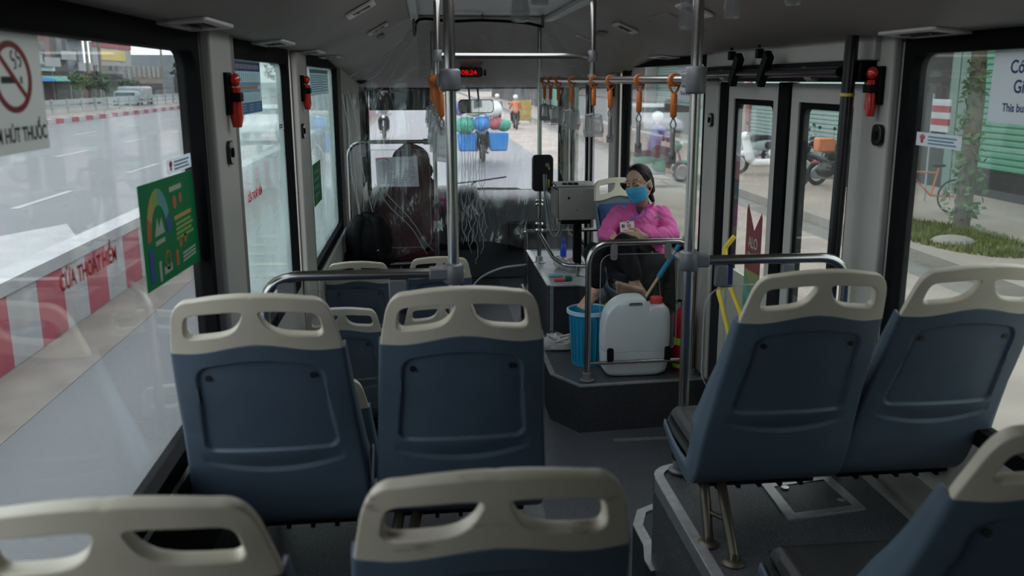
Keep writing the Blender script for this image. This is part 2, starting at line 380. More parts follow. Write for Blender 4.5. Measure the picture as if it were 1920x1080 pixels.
# right platform with rounded corner
def corner_poly(x0, x1, y0, y1, r):     # rounded at (x0,y1)
    return [(x0, y0), (x1, y0), (x1, y1)] + [(x0 + r - r * math.sin(R(a)), y1 - r + r * math.cos(R(a))) for a in range(0, 91, 15)]
FLR = ((1, 0, 0), (0, 1, 0), (0, 0, 1))
m = MB(); m.prism(corner_poly(0.79, XR, YB, 3.06, 0.09), (0, 0, 0), FLR, 0, 0.7); struct(m, 'floor_platform_right', ['floor_vinyl'])
def strip(mb, path, wd, z0, z1):       # flat strip following a plan path
    P = [Vector((p[0], p[1], 0)) for p in path]; L = []; Q = []
    for i, p in enumerate(P):
        t = (P[min(i + 1, len(P) - 1)] - P[max(i - 1, 0)]).normalized(); n = Vector((-t.y, t.x, 0)); L.append(p - n * wd / 2); Q.append(p + n * wd / 2)
    for i in range(len(P) - 1):
        a, b, c, d = L[i], L[i + 1], Q[i + 1], Q[i]
        mb.add([(q.x, q.y, z0) for q in (a, b, c, d)] + [(q.x, q.y, z1) for q in (a, b, c, d)], [(3, 2, 1, 0), (4, 5, 6, 7), (0, 1, 5, 4), (1, 2, 6, 5), (2, 3, 7, 6), (3, 0, 4, 7)])
cp = corner_poly(0.805, XR, YB, 3.045, 0.09)[::-1]
m = MB(); strip(m, [(0.805, YB)] + cp[:-3][0:7] + [(1.70, 3.045)], 0.034, 0.7, 0.708)
m.box(0.786, 0.792, YB, 2.95, 0.655, 0.706)
struct(m, 'trim_1', 'alu')
# small step beside the right platform
STEP = [(0.79, 2.90), (0.775, 3.02), (0.80, 3.12), (0.79, 3.28), (0.84, 3.40), (0.94, 3.46), (1.45, 3.46), (1.45, 3.06), (0.90, 3.0)]
m = MB().prism(STEP, (0, 0, 0), FLR, 0, 0.35); struct(m, 'floor_step', 'dark_vinyl')
m = MB(); strip(m, [(0.795, 2.92), (0.79, 3.0), (0.812, 3.11), (0.808, 3.27), (0.85, 3.385), (0.94, 3.44), (1.45, 3.44)], 0.04, 0.35, 0.357); struct(m, 'trim_2', 'alu')
# front platform
PF = [(0.888, 5.13), (1.72, 5.19), (1.72, 8.0), (0.825, 8.0), (0.825, 6.1), (0.74, 6.1), (0.74, 5.38)]
m = MB().prism(PF, (0, 0, 0), FLR, 0, 0.288); struct(m, 'floor_platform_front', ['dark_vinyl'])
m = MB().prism(PF, (0, 0, 0), FLR, 0.288, 0.292); struct(m, 'floor_platform_front_cover', 'floor_vinyl')
m = MB(); strip(m, [(0.755, 6.1), (0.755, 5.388), (0.893, 5.15), (1.70, 5.208)], 0.034, 0.292, 0.299); struct(m, 'trim_3', 'alu')
m = MB(); strip(m, [(1.07, 4.99), (1.60, 4.99)], 0.035, 0.0, 0.004); struct(m, 'trim_4', 'alu')
# box over the wheel beside the driver
BX = [(0.83, 6.1), (1.04, 6.1), (1.18, 5.96), (1.40, 6.35), (1.40, 7.45), (0.83, 7.45)]
BX = [(0.83, 6.1), (1.04, 6.1), (1.13, 6.02), (1.22, 6.3), (1.22, 7.45), (0.83, 7.45)]
bxo = empty('wheel_box', 'dark box with aluminium edged grey top behind the fare machine post', 'box', (1.0, 6.6, 0.292))
m = MB().prism(BX, (0, 0, 0), FLR, 0.292, 0.70); m.build('box_body', 'dark_vinyl', bxo)
m = MB().prism([(0.85, 6.13), (1.03, 6.13), (1.12, 6.06), (1.2, 6.3), (1.2, 7.43), (0.85, 7.43)], (0, 0, 0), FLR, 0.70, 0.703); m.build('top_cover', 'box_top', bxo)
m = MB(); strip(m, BX + [BX[0]], 0.035, 0.698, 0.708); m.box(0.824, 0.858, 6.094, 6.10, 0.292, 0.70); m.box(0.824, 0.83, 6.094, 6.13, 0.292, 0.70); m.build('edge_trim', 'alu', bxo)
# left wheel housing under the low seats
m = MB().box(XL, 0.3, 6.7, 7.0, 0, 0.30); struct(m, 'floor_rise_left', 'dark_vinyl')

m = MB().box(XL, 0.33, 5.45, 6.7, 0, 0.075); struct(m, 'floor_riser_left', 'dark_vinyl')
m = MB().box(0.30, 0.74, 5.6, 9.6, 0, 0.005).box(XL + .01, 0.30, 7.0, 9.6, 0, 0.005); struct(m, 'floor_cover_front', 'dark_vinyl')
# walls ------------------------------------------------
TH = 0.07
def wall(name, x0, x1, segs, matn='wall_panel'):
    m = MB()
    for (y0, y1, z0, z1) in segs: m.box(x0, x1, y0, y1, z0, z1)
    return struct(m, name, matn)
SL = 1.06; SL2 = 1.03; SL3 = 0.93; GT = 2.185
wall('wall_left', XL - TH, XL, [(YB, YF, -0.1, SL3), (YB, 3.02, SL3, SL), (3.02, 5.5, SL3, SL2), (YB, YF, GT + 0.04, 2.36), (YB, -1.4, SL, GT + 0.04), (-0.49, 0.34, SL, GT + 0.04), (3.04, 3.40, SL, GT + 0.04), (5.04, 5.52, SL2 - .1, GT + .04), (7.62, 9.75, SL3, GT + .04), (10.9, 11.0, SL3, GT + .04), (9.75, 10.9, 1.98, GT + .04)])
# protruding pillars and ledge on the left
m = MB().box(XL, XL + 0.035, 3.05, 3.36, 0.7, 2.27); struct(m, 'trim_5', 'wall_panel', bevel=0.008)
m = MB().box(XL - 0.01, XL + 0.03, 3.36, 3.44, 0.7, 2.26); struct(m, 'trim_6', 'wall_dark', bevel=0.006)
m = MB().box(XL, XL + 0.035, 5.05, 5.42, 0.0, 2.25); struct(m, 'trim_7', 'wall_panel', bevel=0.008)
m = MB().box(XL - 0.01, XL + 0.03, 5.42, 5.50, 0.0, 2.24); struct(m, 'trim_8', 'wall_dark', bevel=0.006)
m = MB().box(XL, XL + 0.03, 7.66, 9.7, 0.0, 2.24); m.box(XL + 0.03, XL + 0.036, 8.0, 9.5, 0.1, 1.98); struct(m, 'trim_9', 'wall_panel', bevel=0.006)
m = MB().box(XL, XL + 0.03, 5.52, 7.66, 0.0, 0.90); struct(m, 'wall_left_ledge', 'wall_panel', bevel=0.02)
m = MB().box(XL, XL + 0.02, YB, 3.04, 0.7, 1.0); struct(m, 'wall_left_lower_lining', 'black')
def window(n, side, y0, y1, z0, z1, gl, fw=0.055, r=0.06, label=None):
    x = XL if side == 'L' else XR; s = 1 if side == 'L' else -1
    fr = ((0, 1, 0), (0, 0, 1), (s, 0, 0)); o = (x, 0, 0)
    e = bpy.data.objects.new('window_%d' % n, None); COL.objects.link(e); e.location = (x, (y0 + y1) / 2, z0); e['kind'] = 'structure'
    m = MB(); frame_ring(m, rrect(y0 - fw, z0 - fw, y1 + fw, 2.262, 0.02), rrect(y0, z0, y1, z1, r), o, fr, -0.05, 0.008); m.build('window_frame', 'rubber', e, smooth=30)
    m = MB().box(x - s * 0.030, x - s * 0.026, y0 - 0.01, y1 + 0.01, z0 - 0.01, z1 + 0.01); m.build('pane', gl, e)
    return e
window(1, 'L', 0.40, 2.955, SL + .03, GT, 'glass_side')
window(8, 'L', -1.34, -0.55, SL + .03, GT, 'glass_side')
window(2, 'L', 3.42, 4.875, SL2 + .03, GT - .005, 'glass_hazy')
window(3, 'L', 5.5, 7.52, SL3 + .03, GT, 'glass_hazy')
window(4, 'L', 9.8, 10.85, 1.0, 1.95, 'glass_side')
# right wall: low part, pillars, header
wall('wall_right', XR, XR + TH, [(YB, 3.42, -0.1, 0.98), (5.2, 8.3, -0.1, 0.98), (YB, YF, GT + 0.05, 2.36), (YB, 1.69, 0.98, 2.24), (3.18, 3.42, 0.98, 2.24), (5.22, 5.50, 0.98, 2.24), (8.06, 8.32, .98, 2.24), (10.9, 11.0, -0.1, 2.24), (8.32, 10.9, -0.1, 0.05), (3.42, 5.2, -0.1, 0.0), (3.42, 5.22, 2.17, 2.24)])
m = MB().box(XR - 0.035, XR, 3.20, 3.42, 0.7, 2.265); struct(m, 'trim_10', 'wall_panel', bevel=0.012)
m = MB().box(XR - 0.03, XR, 5.22, 5.46, 0.0, 2.255); struct(m, 'trim_11', 'wall_panel', bevel=0.008)
m = MB().box(XR - 0.03, XR, 8.1, 8.32, 0.0, 2.24); struct(m, 'trim_12', 'wall_panel', bevel=0.008)
m = MB().box(XR - 0.075, XR, 5.5, 8.06, 0.292, 0.93); struct(m, 'wall_right_ledge', 'wall_panel', bevel=0.015)
m = MB().box(XR - 0.09, XR, 5.5, 8.06, 0.93, 0.955); struct(m, 'trim_13', 'wall_dark', bevel=0.008)
window(5, 'R', 1.75, 3.12, 1.02, GT + .005, 'glass_right')  # cut short out of view, wall closed behind it to darken seat backs
window(6, 'R', 5.56, 7.84, 1.0, GT + .015, 'glass_right', fw=0.1)
# unseen rear wall, window closed to keep light off the seat backs
m = MB().box(XL, XR, YB - TH, YB, 0, 2.6); struct(m, 'wall_back', 'wall_panel')
# ceiling ------------------------------------------------
def ceil_profile(y):
    if y <= 6.8: c, e, s = 2.55, 2.25, 1.0
    else:
        t = (y - 6.8) / 4.2; tt = min(1, t * 1.25); c = 2.55 - 0.53 * (tt ** 1.25 if tt > 0 else 0); e = 2.25 - 0.23 * tt; s = 1
    return [(XL - 0.02, e - 0.005), (XL + 0.02, e + 0.003), (-0.555, e + (c - e) * 0.05), (-0.045, c), (-0.045, c + 0.0), (0.90, c), (1.575, e + (c - e) * 0.05), (XR - 0.02, e + 0.003), (XR + 0.02, e - 0.005)]
def loft(ys, cols):
    m = MB(); pr = [[ceil_profile(y)[i] for i in cols] for y in ys]; n = len(cols)
    vs = [(p[0], y, p[1]) for y, q in zip(ys, pr) for p in q]
    fs = [(i * n + k, i * n + k + 1, (i + 1) * n + k + 1, (i + 1) * n + k) for i in range(len(ys) - 1) for k in range(n - 1)]
    m.add(vs, fs); b = len(vs)
    m.add([(v[0], v[1], v[2] + 0.06) for v in vs], [f[::-1] for f in fs]); return m
ys = [YB] + [i * 0.85 for i in range(-1, 9)] + [6.8, 6.802, 7.3, 7.8, 8.4, 9.0, 9.6, 10.16, 10.6, 11.0]
ys = sorted(set(ys))
struct(loft(ys, [0, 1, 2, 3]), 'ceiling_left', 'ceiling_panel', smooth=25)
struct(loft(ys, [5, 6, 7, 8]), 'ceiling_right', 'ceiling_panel', smooth=25)
struct(loft([y for y in ys if y <= 6.8], [3, 5]), 'ceiling_centre', 'ceiling_light')
struct(loft([y for y in ys if y >= 6.8], [3, 5]), 'ceiling_front', 'ceiling_panel', smooth=25)
m = MB()
for x0, x1 in ((-0.085, -0.03), (0.875, 0.945)): m.box(x0, x1, YB, 6.82, 2.515, 2.548)
m.box(-0.03, 0.875, 6.78, 6.83, 2.515, 2.549)
struct(m, 'ceiling_edge', 'ceiling_light', bevel=0.012)
m = MB().box(-0.6, 1.6, 8.38, 8.40, 2.30, 2.34)
# front wall: header, corner posts, low panel
m = MB().box(XL, XR, YF, YF + TH, 2.0, 2.36).box(XL - .05, XL + 0.03, YF - 0.02, YF + TH, 0.1, 2.1).box(1.60, XR + .05, YF - 0.02, YF + TH, 0.1, 2.1).box(XL, XR, YF, YF + TH, -0.1, 0.78)
struct(m, 'wall_front', 'wall_panel')
e = bpy.data.objects.new('windshield', None); COL.objects.link(e); e.location = (0.5, YF, .8); e['kind'] = 'structure'; e.name = 'window_7'
m = MB(); frame_ring(m, rrect(XL, 0.74, XR - .06, 2.05, 0.02), rrect(-0.655, 0.80, 1.60, 2.0, 0.05), (0, YF, 0), FWD, -0.03, 0.02); m.build('window_frame', 'rubber', e)
m = MB().box(-0.67, 1.62, YF + 0.01, YF + 0.016, 0.78, 2.02); m.build('pane', 'glass_front', e)
# front door (folded side of the front entrance) : frames with panes
def door(n, y0, y1, z0, z1, gz0, gz1, side, fm='wall_panel', fw=0.085, gl='glass_door', low=None, x=XR):
    e = bpy.data.objects.new('door_%d' % n, None); COL.objects.link(e); e.location = (x, (y0 + y1) / 2, z0); e['kind'] = 'structure'
    fr = ((0, 1, 0), (0, 0, 1), (-1, 0, 0)); o = (x, 0, 0)
    m = MB(); frame_ring(m, rrect(y0, z0, y1, z1, 0.012), rrect(y0 + fw, gz0, y1 - fw, gz1, 0.015), o, fr, -0.035, 0.015); m.build('door_frame', fm, e, bevel=0.004)
    m = MB(); frame_ring(m, rrect(y0 + fw - .002, gz0 - .002, y1 - fw + .002, gz1 + .002, 0.015), rrect(y0 + fw + .028, gz0 + .028, y1 - fw - .028, gz1 - .028, 0.035), o, fr, -0.03, 0.004); m.build('gasket', 'rubber', e, smooth=30)
    m = MB().box(x - .0, x + 0.004, y0 + fw, y1 - fw, gz0, gz1); m.build('pane', gl, e)
    if low:
        m = MB().box(x - 0.004, x + 0.012, y0 + fw - .01, y1 - fw + .01, z0 + 0.04, low); m.build('lower_panel', 'wall_panel', e)
    return e
XD = XR - 0.0
door(1, 4.30, 5.06, 0.03, 2.085, 0.30, 2.0, 'R', low=1.05)
door(2, 3.44, 4.16, 0.03, 2.085, 0.30, 2.0, 'R', low=1.05)
m = MB().box(XR - 0.03, XR + 0.02, 4.165, 4.295, 0.03, 2.09); m.box(XR - 0.02, XR + .02, 5.065, 5.21, 0.03, 2.09); m.box(XR - 0.01, XR + .02, 3.425, 3.44, 0.03, 2.09); struct(m, 'door_rubber_seal', 'rubber', bevel=0.008)
door(3, 8.34, 9.55, 0.05, 2.2, 0.30, 2.1, 'R', fw=0.11)
door(4, 9.63, 10.88, 0.05, 2.2, 0.30, 2.1, 'R', fw=0.11)
m = MB().box(XR - 0.03, XR + 0.02, 9.55, 9.63, 0.05, 2.2); struct(m, 'door_front_seal', 'rubber')
# door header: light cover, black operating gear
dh = empty('door_mechanism', 'black folding door gear above the two rear door leaves', 'door gear', (XR - 0.08, 4.3, 2.09))
m = MB().box(XR - 0.10, XR, 3.32, 5.22, 2.092, 2.172); m.build('housing', 'black', dh, bevel=0.006)
m = MB().cyl((XR - 0.13, 3.42, 2.13), (XR - 0.13, 5.45, 2.13), 0.02); m.build('shaft', 'black_gloss', dh, smooth=40)
for yy in (4.62, 4.22):
    m = MB(); M = Matrix.Rotation(R(38), 3, 'X'); m.obox((XR - 0.14, yy - 0.02, 2.15), M, (0.018, 0.028, 0.085)); m.obox((XR - .14, yy + 0.055, 2.222), Matrix.Identity(3), (0.016, 0.018, 0.022)); m.tube([(XR - .14, yy + 0.06, 2.25), (XR - .14, yy + .06, 2.262)], 0.008); m.build('arm', 'black', dh, bevel=0.004)
for yy in (3.80, 4.92):
    m = MB().sphere((XR - 0.115, yy, 2.135), 0.02).cyl((XR - .115, yy - .05, 2.12), (XR - .115, yy - .12, 2.12), .025); m.build('motor_joint', 'steel', dh, smooth=40)
m = MB().box(XR - 0.06, XR, 3.30, 5.24, 2.172, 2.262); struct(m, 'trim_14', 'wall_panel', bevel=0.006)
pb = MB().tube([(1.60, 3.42, 0.02), (1.60, 3.36, 2.30)], 0.025, 14); pe = empty('black_pole', 'black vertical pole in front of the rear door edge', 'pole', (1.60, 3.4, 0.0)); pb.build('tube', 'black_gloss', pe, smooth=40)
MB().tube([(1.60, 3.3665, 2.04), (1.60, 3.366, 2.052)], 0.027, 14).build('band', 'yellow', pe, smooth=40)

# ceiling vents and reading lamps
def vent_proto():
    e = empty('ceiling_vent', 'x', 'vent', group='air vents of the ceiling ducts')
    m = MB(); frame_ring(m, rrect(-0.055, -0.075, 0.055, 0.075, 0.012), rrect(-0.034, -0.052, 0.034, 0.052, 0.006), (0, 0, 0), FLR, -0.012, 0.0); m.build('frame', 'vent_plastic', e, local=True, bevel=0.003)
    m = MB().box(-0.034, 0.034, -0.052, 0.052, -0.002, 0.0); m.build('grille', 'vent_dark', e, local=True)
    for s in (-1, 1):
        for k in range(2):
            m = MB(); m.obox((-0.015 + k * 0.03, s * 0.026, -0.006), Matrix.Rotation(R(35), 3, 'Y'), (0.008, 0.022, 0.0015)); m.build('slat', 'vent_dark', e, local=True)
    return e
vp = vent_proto(); first = True
a_in = math.atan2(0.285, 0.51); a_out = math.atan2(0.03, 0.06)
VENTS = [(-0.28, 2.95, 'in', 'inner left vent nearest the camera, square with two dark slots'), (-0.28, 4.35, 'in', 'inner left ceiling vent at the top edge of the picture'), (-0.28, 5.95, 'in', 'inner left ceiling vent next to the hanging plastic sheet'),
         (1.22, 4.15, 'inr', 'inner right ceiling vent beside the right pole top'), (1.22, 5.6, 'inr', 'pale inner right vent with dark slots right of the drop pole'), (1.22, 7.06, 'inr', 'small inner right vent hidden partly by the drop pole'),
         (-0.635, 2.75, 'out', 'large outer left vent above the first left window post'), (-0.635, 4.1, 'out', 'outer left vent above the second left window'), (-0.635, 5.4, 'out', 'outer left vent above the second window post'), (-0.635, 6.5, 'out', 'farthest outer left vent above the third left window'),
         (1.65, 2.95, 'outr', 'outer right vent above the camera notice window'), (1.65, 6.3, 'outr', 'outer right vent above the front right window')]
for x, y, k, lab in VENTS:
    v = vp if first else copy_tree(vp); first = False
    if k == 'in': z = 2.265 + (x + 0.555) / 0.51 * 0.285; v.rotation_euler = (0, -a_in, 0)
    elif k == 'inr': z = 2.265 + (1.575 - x) / 0.675 * 0.285; v.rotation_euler = (0, math.atan2(0.285, 0.675), 0)
    elif k == 'out': z = 2.262; v.rotation_euler = (0, -R(5), 0)
    else: z = 2.262; v.rotation_euler = (0, R(5), 0)
    v.location = (x, y, z - 0.003); v.scale = (1.3, 2.5 if 'out' in k else 1.3, 1.1); v['label'] = lab
for x, y, s in ((-0.30, 6.75, -1), (1.22, 6.35, 1)):
    z = (2.265 + (x + 0.555) / 0.51 * 0.285) if s < 0 else (2.265 + (1.575 - x) / 0.675 * 0.285)
    m = MB(); m.sphere((0, 0, -0.006), (0.03, 0.19, 0.02), 16, 8); o = m.build('courtesy_lamp', 'wall_dark', None, smooth=60, local=True); o.location = (x, y, z); o.rotation_euler = (0, -a_in if s < 0 else a_in * .85, 0)
    tag(o, 'long oval grey lamp on the %s ceiling duct near the driver' % ('left' if s < 0 else 'right'), 'lamp')
# access hatch lines in ceiling
m = MB().box(-0.11, 0.11, -0.22, 0.22, -0.004, 0.0); o = m.build('ceiling_hatch', 'ceiling_panel', None, local=True); o['kind'] = 'structure'; o.location = (1.30, 4.75, 2.265 + .275 / .675 * .285 - .001); o.rotation_euler = (0, math.atan2(0.285, 0.675), 0)

# floor hatch on right platform, side cover
fh = empty('floor_hatch', 'aluminium framed floor hatch on the right platform under the blue seats', 'hatch', (1.28, 2.75, 0.7))
m = MB(); frame_ring(m, [(1.14, 2.60), (1.43, 2.64), (1.42, 2.90), (1.15, 2.86)], [(1.18, 2.635), (1.395, 2.665), (1.385, 2.87), (1.185, 2.835)], (0, 0, 0), FLR, 0.7, 0.706); m.build('frame', 'alu', fh)
MB().add([(1.18, 2.635, .703), (1.395, 2.665, .703), (1.385, 2.87, .703), (1.185, 2.835, .703)], [(0, 1, 2, 3)]).build('lid', 'floor_vinyl', fh)
for x, y in ((1.37, 2.70), (1.22, 2.82)): MB().cyl((x, y, .7), (x, y, .709), .014).build('lock', 'chrome', fh, smooth=40)
m = MB().box(1.545, XR, YB, 2.99, 0.7, 0.712); struct(m, 'trim_15', 'wall_panel'); m = MB().box(1.535, 1.552, YB, 2.99, 0.7, 0.722); struct(m, 'trim_16', 'steel')
# ================================================ SEATS
def interp(tab, t):
    for (a, b) in zip(tab, tab[1:]):
        if t <= b[0]:
            k = (t - a[0]) / (b[0] - a[0]); k2 = k * k * (3 - 2 * k) * 0 + k
            return tuple(a[i] + (b[i] - a[i]) * k2 for i in range(1, len(a)))
    return tab[-1][1:]
def catmull(P, n):
    out = []
    P = [Vector(p) for p in P]; Q = [P[0] * 2 - P[1]] + P + [P[-1] * 2 - P[-2]]
    for i in range(1, len(Q) - 2):
        for k in range(n):
            t = k / n; a, b, c, d = Q[i - 1], Q[i], Q[i + 1], Q[i + 2]
            out.append(0.5 * ((2 * b) + (c - a) * t + (2 * a - 5 * b + 4 * c - d) * t * t + (3 * b - a - 3 * c + d) * t ** 3))
    out.append(P[-1]); return out
# back profile (y, z), top to heel to pan front
PROF = catmull([(0.000, 0.905, 0), (0.018, 0.84, 0), (0.052, 0.755, 0), (0.105, 0.62, 0), (0.165, 0.49, 0), (0.225, 0.37, 0), (0.275, 0.265, 0), (0.33, 0.175, 0), (0.40, 0.130, 0), (0.50, 0.130, 0), (0.62, 0.148, 0), (0.75, 0.185, 0)], 14)
def yback(z):
    for a, b in zip(PROF, PROF[1:]):
        if b.y <= z <= a.y: return a.x + (b.x - a.x) * (a.y - z) / (a.y - b.y + 1e-9)
    return 0.0
def wback(z):   # half width
    return interp([(0.0, 0.243), (0.30, 0.241), (0.75, 0.211), (0.87, 0.188), (1.0, 0.18)], z)[0]
def ztop_shell(x): return 0.748 + 0.026 * (0.5 + 0.5 * math.cos(min(1, abs(x) / 0.17) * math.pi))
def curvex(x): return 0.030 * (abs(x) / 0.21) ** 2.2
def seat_shell():
    nx = 84; rows = []
    # param along the profile below shell top
    pts = [p for p in PROF if p.y < 0.752 or p.x > 0.3]
    # densify
    dens = []
    for a, b in zip(pts, pts[1:]):
        k = 3 if a.x < 0.27 else 1
        for i in range(k): dens.append(a.lerp(b, i / k))
    dens.append(pts[-1])
    vs = []; fs = []
    NR = len(dens); z0 = dens[0].y
    for j, p in enumerate(dens):
        q = dens[min(j + 1, NR - 1)]; o = dens[max(j - 1, 0)]; t = (q - o).normalized(); n = Vector((-t.y, t.x, 0)) if True else None
        if n.dot(Vector((1, 0.6, 0))) < 0: n = -n
        s = j / (NR - 1); W = wback(p.y) if p.x < 0.33 else 0.243 - 0.014 * (p.x - 0.33) / 0.42
        fd = interp([(0, 0.034), (0.25, 0.060), (0.5, 0.095), (0.62, 0.120), (0.8, 0.085), (1.0, 0.035)], s)[0]; rc = 0.010
        for i in range(nx + 13):
            if i < 6 or i > nx + 6:    # flanges
                sg = -1 if i < 6 else 1; k = (i if i < 6 else nx + 12 - i)
                # k 0..5: 0 = flange edge, 5 near corner
                if k <= 1: x = sg * W; dp = fd - (fd - rc) * k / 2
                else:
                    an = (k - 2) / 4 * math.pi / 2; x = sg * (W - rc + rc * math.cos(an)); dp = rc - rc * math.sin(an)
            else:
                x = -W + rc + (2 * W - 2 * rc) * (i - 6) / nx; dp = 0
            P = Vector((p.x, p.y, 0))
            zz = p.y; y = p.x; d = dp
            if p.x < 0.27:      # recessed panel and lower groove on the back
                if j < 8:
                    zt = ztop_shell(x); zz = p.y + (zt - z0) * (1 - j / 8) ** 1.0; y = yback(zz)
                hw = 0.150 + (0.72 - zz) / 0.28 * 0.022; top = 0.700 + 0.022 * (1 - min(1, (x / 0.15) ** 2)); bot = 0.437
                r = 0.026; ex = max(0, abs(x) - hw + r); ez = max(0, max(zz - top + r, bot + r - zz)); dist = r - math.hypot(ex, ez)
                k = max(0, min(1, (dist + 0.0015) / 0.0045)); d += 0.0095 * k * k * (3 - 2 * k)
                zc = 0.372 + 0.030 * min(1, (abs(x) / 0.18)) ** 2
                if abs(x) < 0.185 and zz < 0.43:
                    am = 0.010 * (1 - (x / 0.185) ** 2) ** 0.5; u = (zz - zc)
                    if u > 0: d += am * max(0, 1 - u / 0.05) ** 1.5 if u < 0.05 else 0
                    else: d += am * max(0, 1 + u / 0.012) if u > -0.012 else 0
            cv = curvex(x) * max(0, min(1, (zz - 0.2) / 0.3))
            vs.append((x, y + n.x * d + cv, zz + n.y * d))
    w_ = nx + 13
    for j in range(NR - 1):
        for i in range(w_ - 1): fs.append((j * w_ + i, j * w_ + i + 1, (j + 1) * w_ + i + 1, (j + 1) * w_ + i))
    return MB().add(vs, fs)
def seat_top():
    def outer(th, c, pts):
        dx, dz = math.cos(th), math.sin(th); best = None
        for a, b in zip(pts, pts[1:] + pts[:1]):
            ex, ez = b[0] - a[0], b[1] - a[1]; den = dx * ez - dz * ex
            if abs(den) < 1e-12: continue
            t = ((a[0] - c[0]) * ez - (a[1] - c[1]) * ex) / den; u = ((a[0] - c[0]) * dz - (a[1] - c[1]) * dx) / den
            if t > 0 and -1e-9 <= u <= 1 + 1e-9 and (best is None or t < best): best = t
        return (c[0] + dx * best, c[1] + dz * best)
    def smooth_poly(P, r):
        n = len(P); out = []
        for i in range(n):
            a, p, b = Vector(P[i - 1]), Vector(P[i]), Vector(P[(i + 1) % n]); da = (a - p); db = (b - p); rr = min(r if not isinstance(r, list) else r[i], da.length * .48, db.length * .48)
            p0 = p + da.normalized() * rr; p1 = p + db.normalized() * rr
            for k in range(7): t = k / 6; out.append(tuple((1 - t) ** 2 * p0 + 2 * t * (1 - t) * p + t * t * p1))
        return out
    # left half cell, ccw
    bottom = [(-0.211 + 0.211 * i / 10, 0) for i in range(11)]; bottom = [(x, ztop_shell(x) - 0.004) for x, _ in bottom]
    zt = lambda x: 0.905 - 0.016 * (abs(x) / 0.15) ** 2
    side = [(-0.211 + 0.020 * t, 0.744 + 0.104 * t) for t in (0.35, 0.7, 1.0)]
    rc = [(-0.191 + 0.0, 0.848)]
    corner = []
    p0 = Vector((-0.190, 0.848)); p1 = Vector((-0.176, 0.893)); p2 = Vector((-0.140, zt(0.14)))
    for k in range(9): t = k / 8; corner.append(tuple((1 - t) ** 2 * p0 + 2 * t * (1 - t) * p1 + t * t * p2))
    top = [(-0.14 + 0.14 * i / 8, zt(-0.14 + 0.14 * i / 8)) for i in range(1, 9)]
    OUT = bottom + list(reversed(top)) + list(reversed(corner)) + list(reversed(side))
    HOLE = smooth_poly([(-0.166, 0.788), (-0.070, 0.800), (-0.036, 0.818), (-0.014, 0.865), (-0.156, 0.852)], [0.022, 0.03, 0.02, 0.011, 0.02])
    c = (-0.095, 0.828)
    ang = [math.atan2(p[1] - c[1], p[0] - c[0]) for p in ((0, OUT[10][1]), (0, zt(0)), OUT[0])] + [2 * math.pi * k / 56 - math.pi for k in range(56)]
    ang = sorted(ang); A = []
    for a in ang:
        if not A or a - A[-1] > 0.035 or False: A.append(a)
    for sp in [math.atan2(p[1] - c[1], p[0] - c[0]) for p in ((0, OUT[10][1]), (0, zt(0)), OUT[0])]:
        k = min(range(len(A)), key=lambda i: abs(A[i] - sp)); A[k] = sp
    n = len(A); m = MB(); rings = [0.0, 0.13, 0.32, 0.68, 0.87, 1.0]
    for mir in (1, -1):
        vs = []; fs = []
        for t in rings:
            for a in A:
                h = outer(a, c, HOLE); o = outer(a, c, OUT); x = h[0] + (o[0] - h[0]) * t; z = h[1] + (o[1] - h[1]) * t
                if abs(x) < 1e-6: x = 0.0
                vs.append((x * mir, yback(z) + curvex(x) , z))
        for i in range(len(rings) - 1):
            for k in range(n):
                l = (k + 1) % n; f = (i * n + k, i * n + l, (i + 1) * n + l, (i + 1) * n + k); fs.append(f if mir == 1 else f[::-1])
        m.add(vs, fs)
    return m
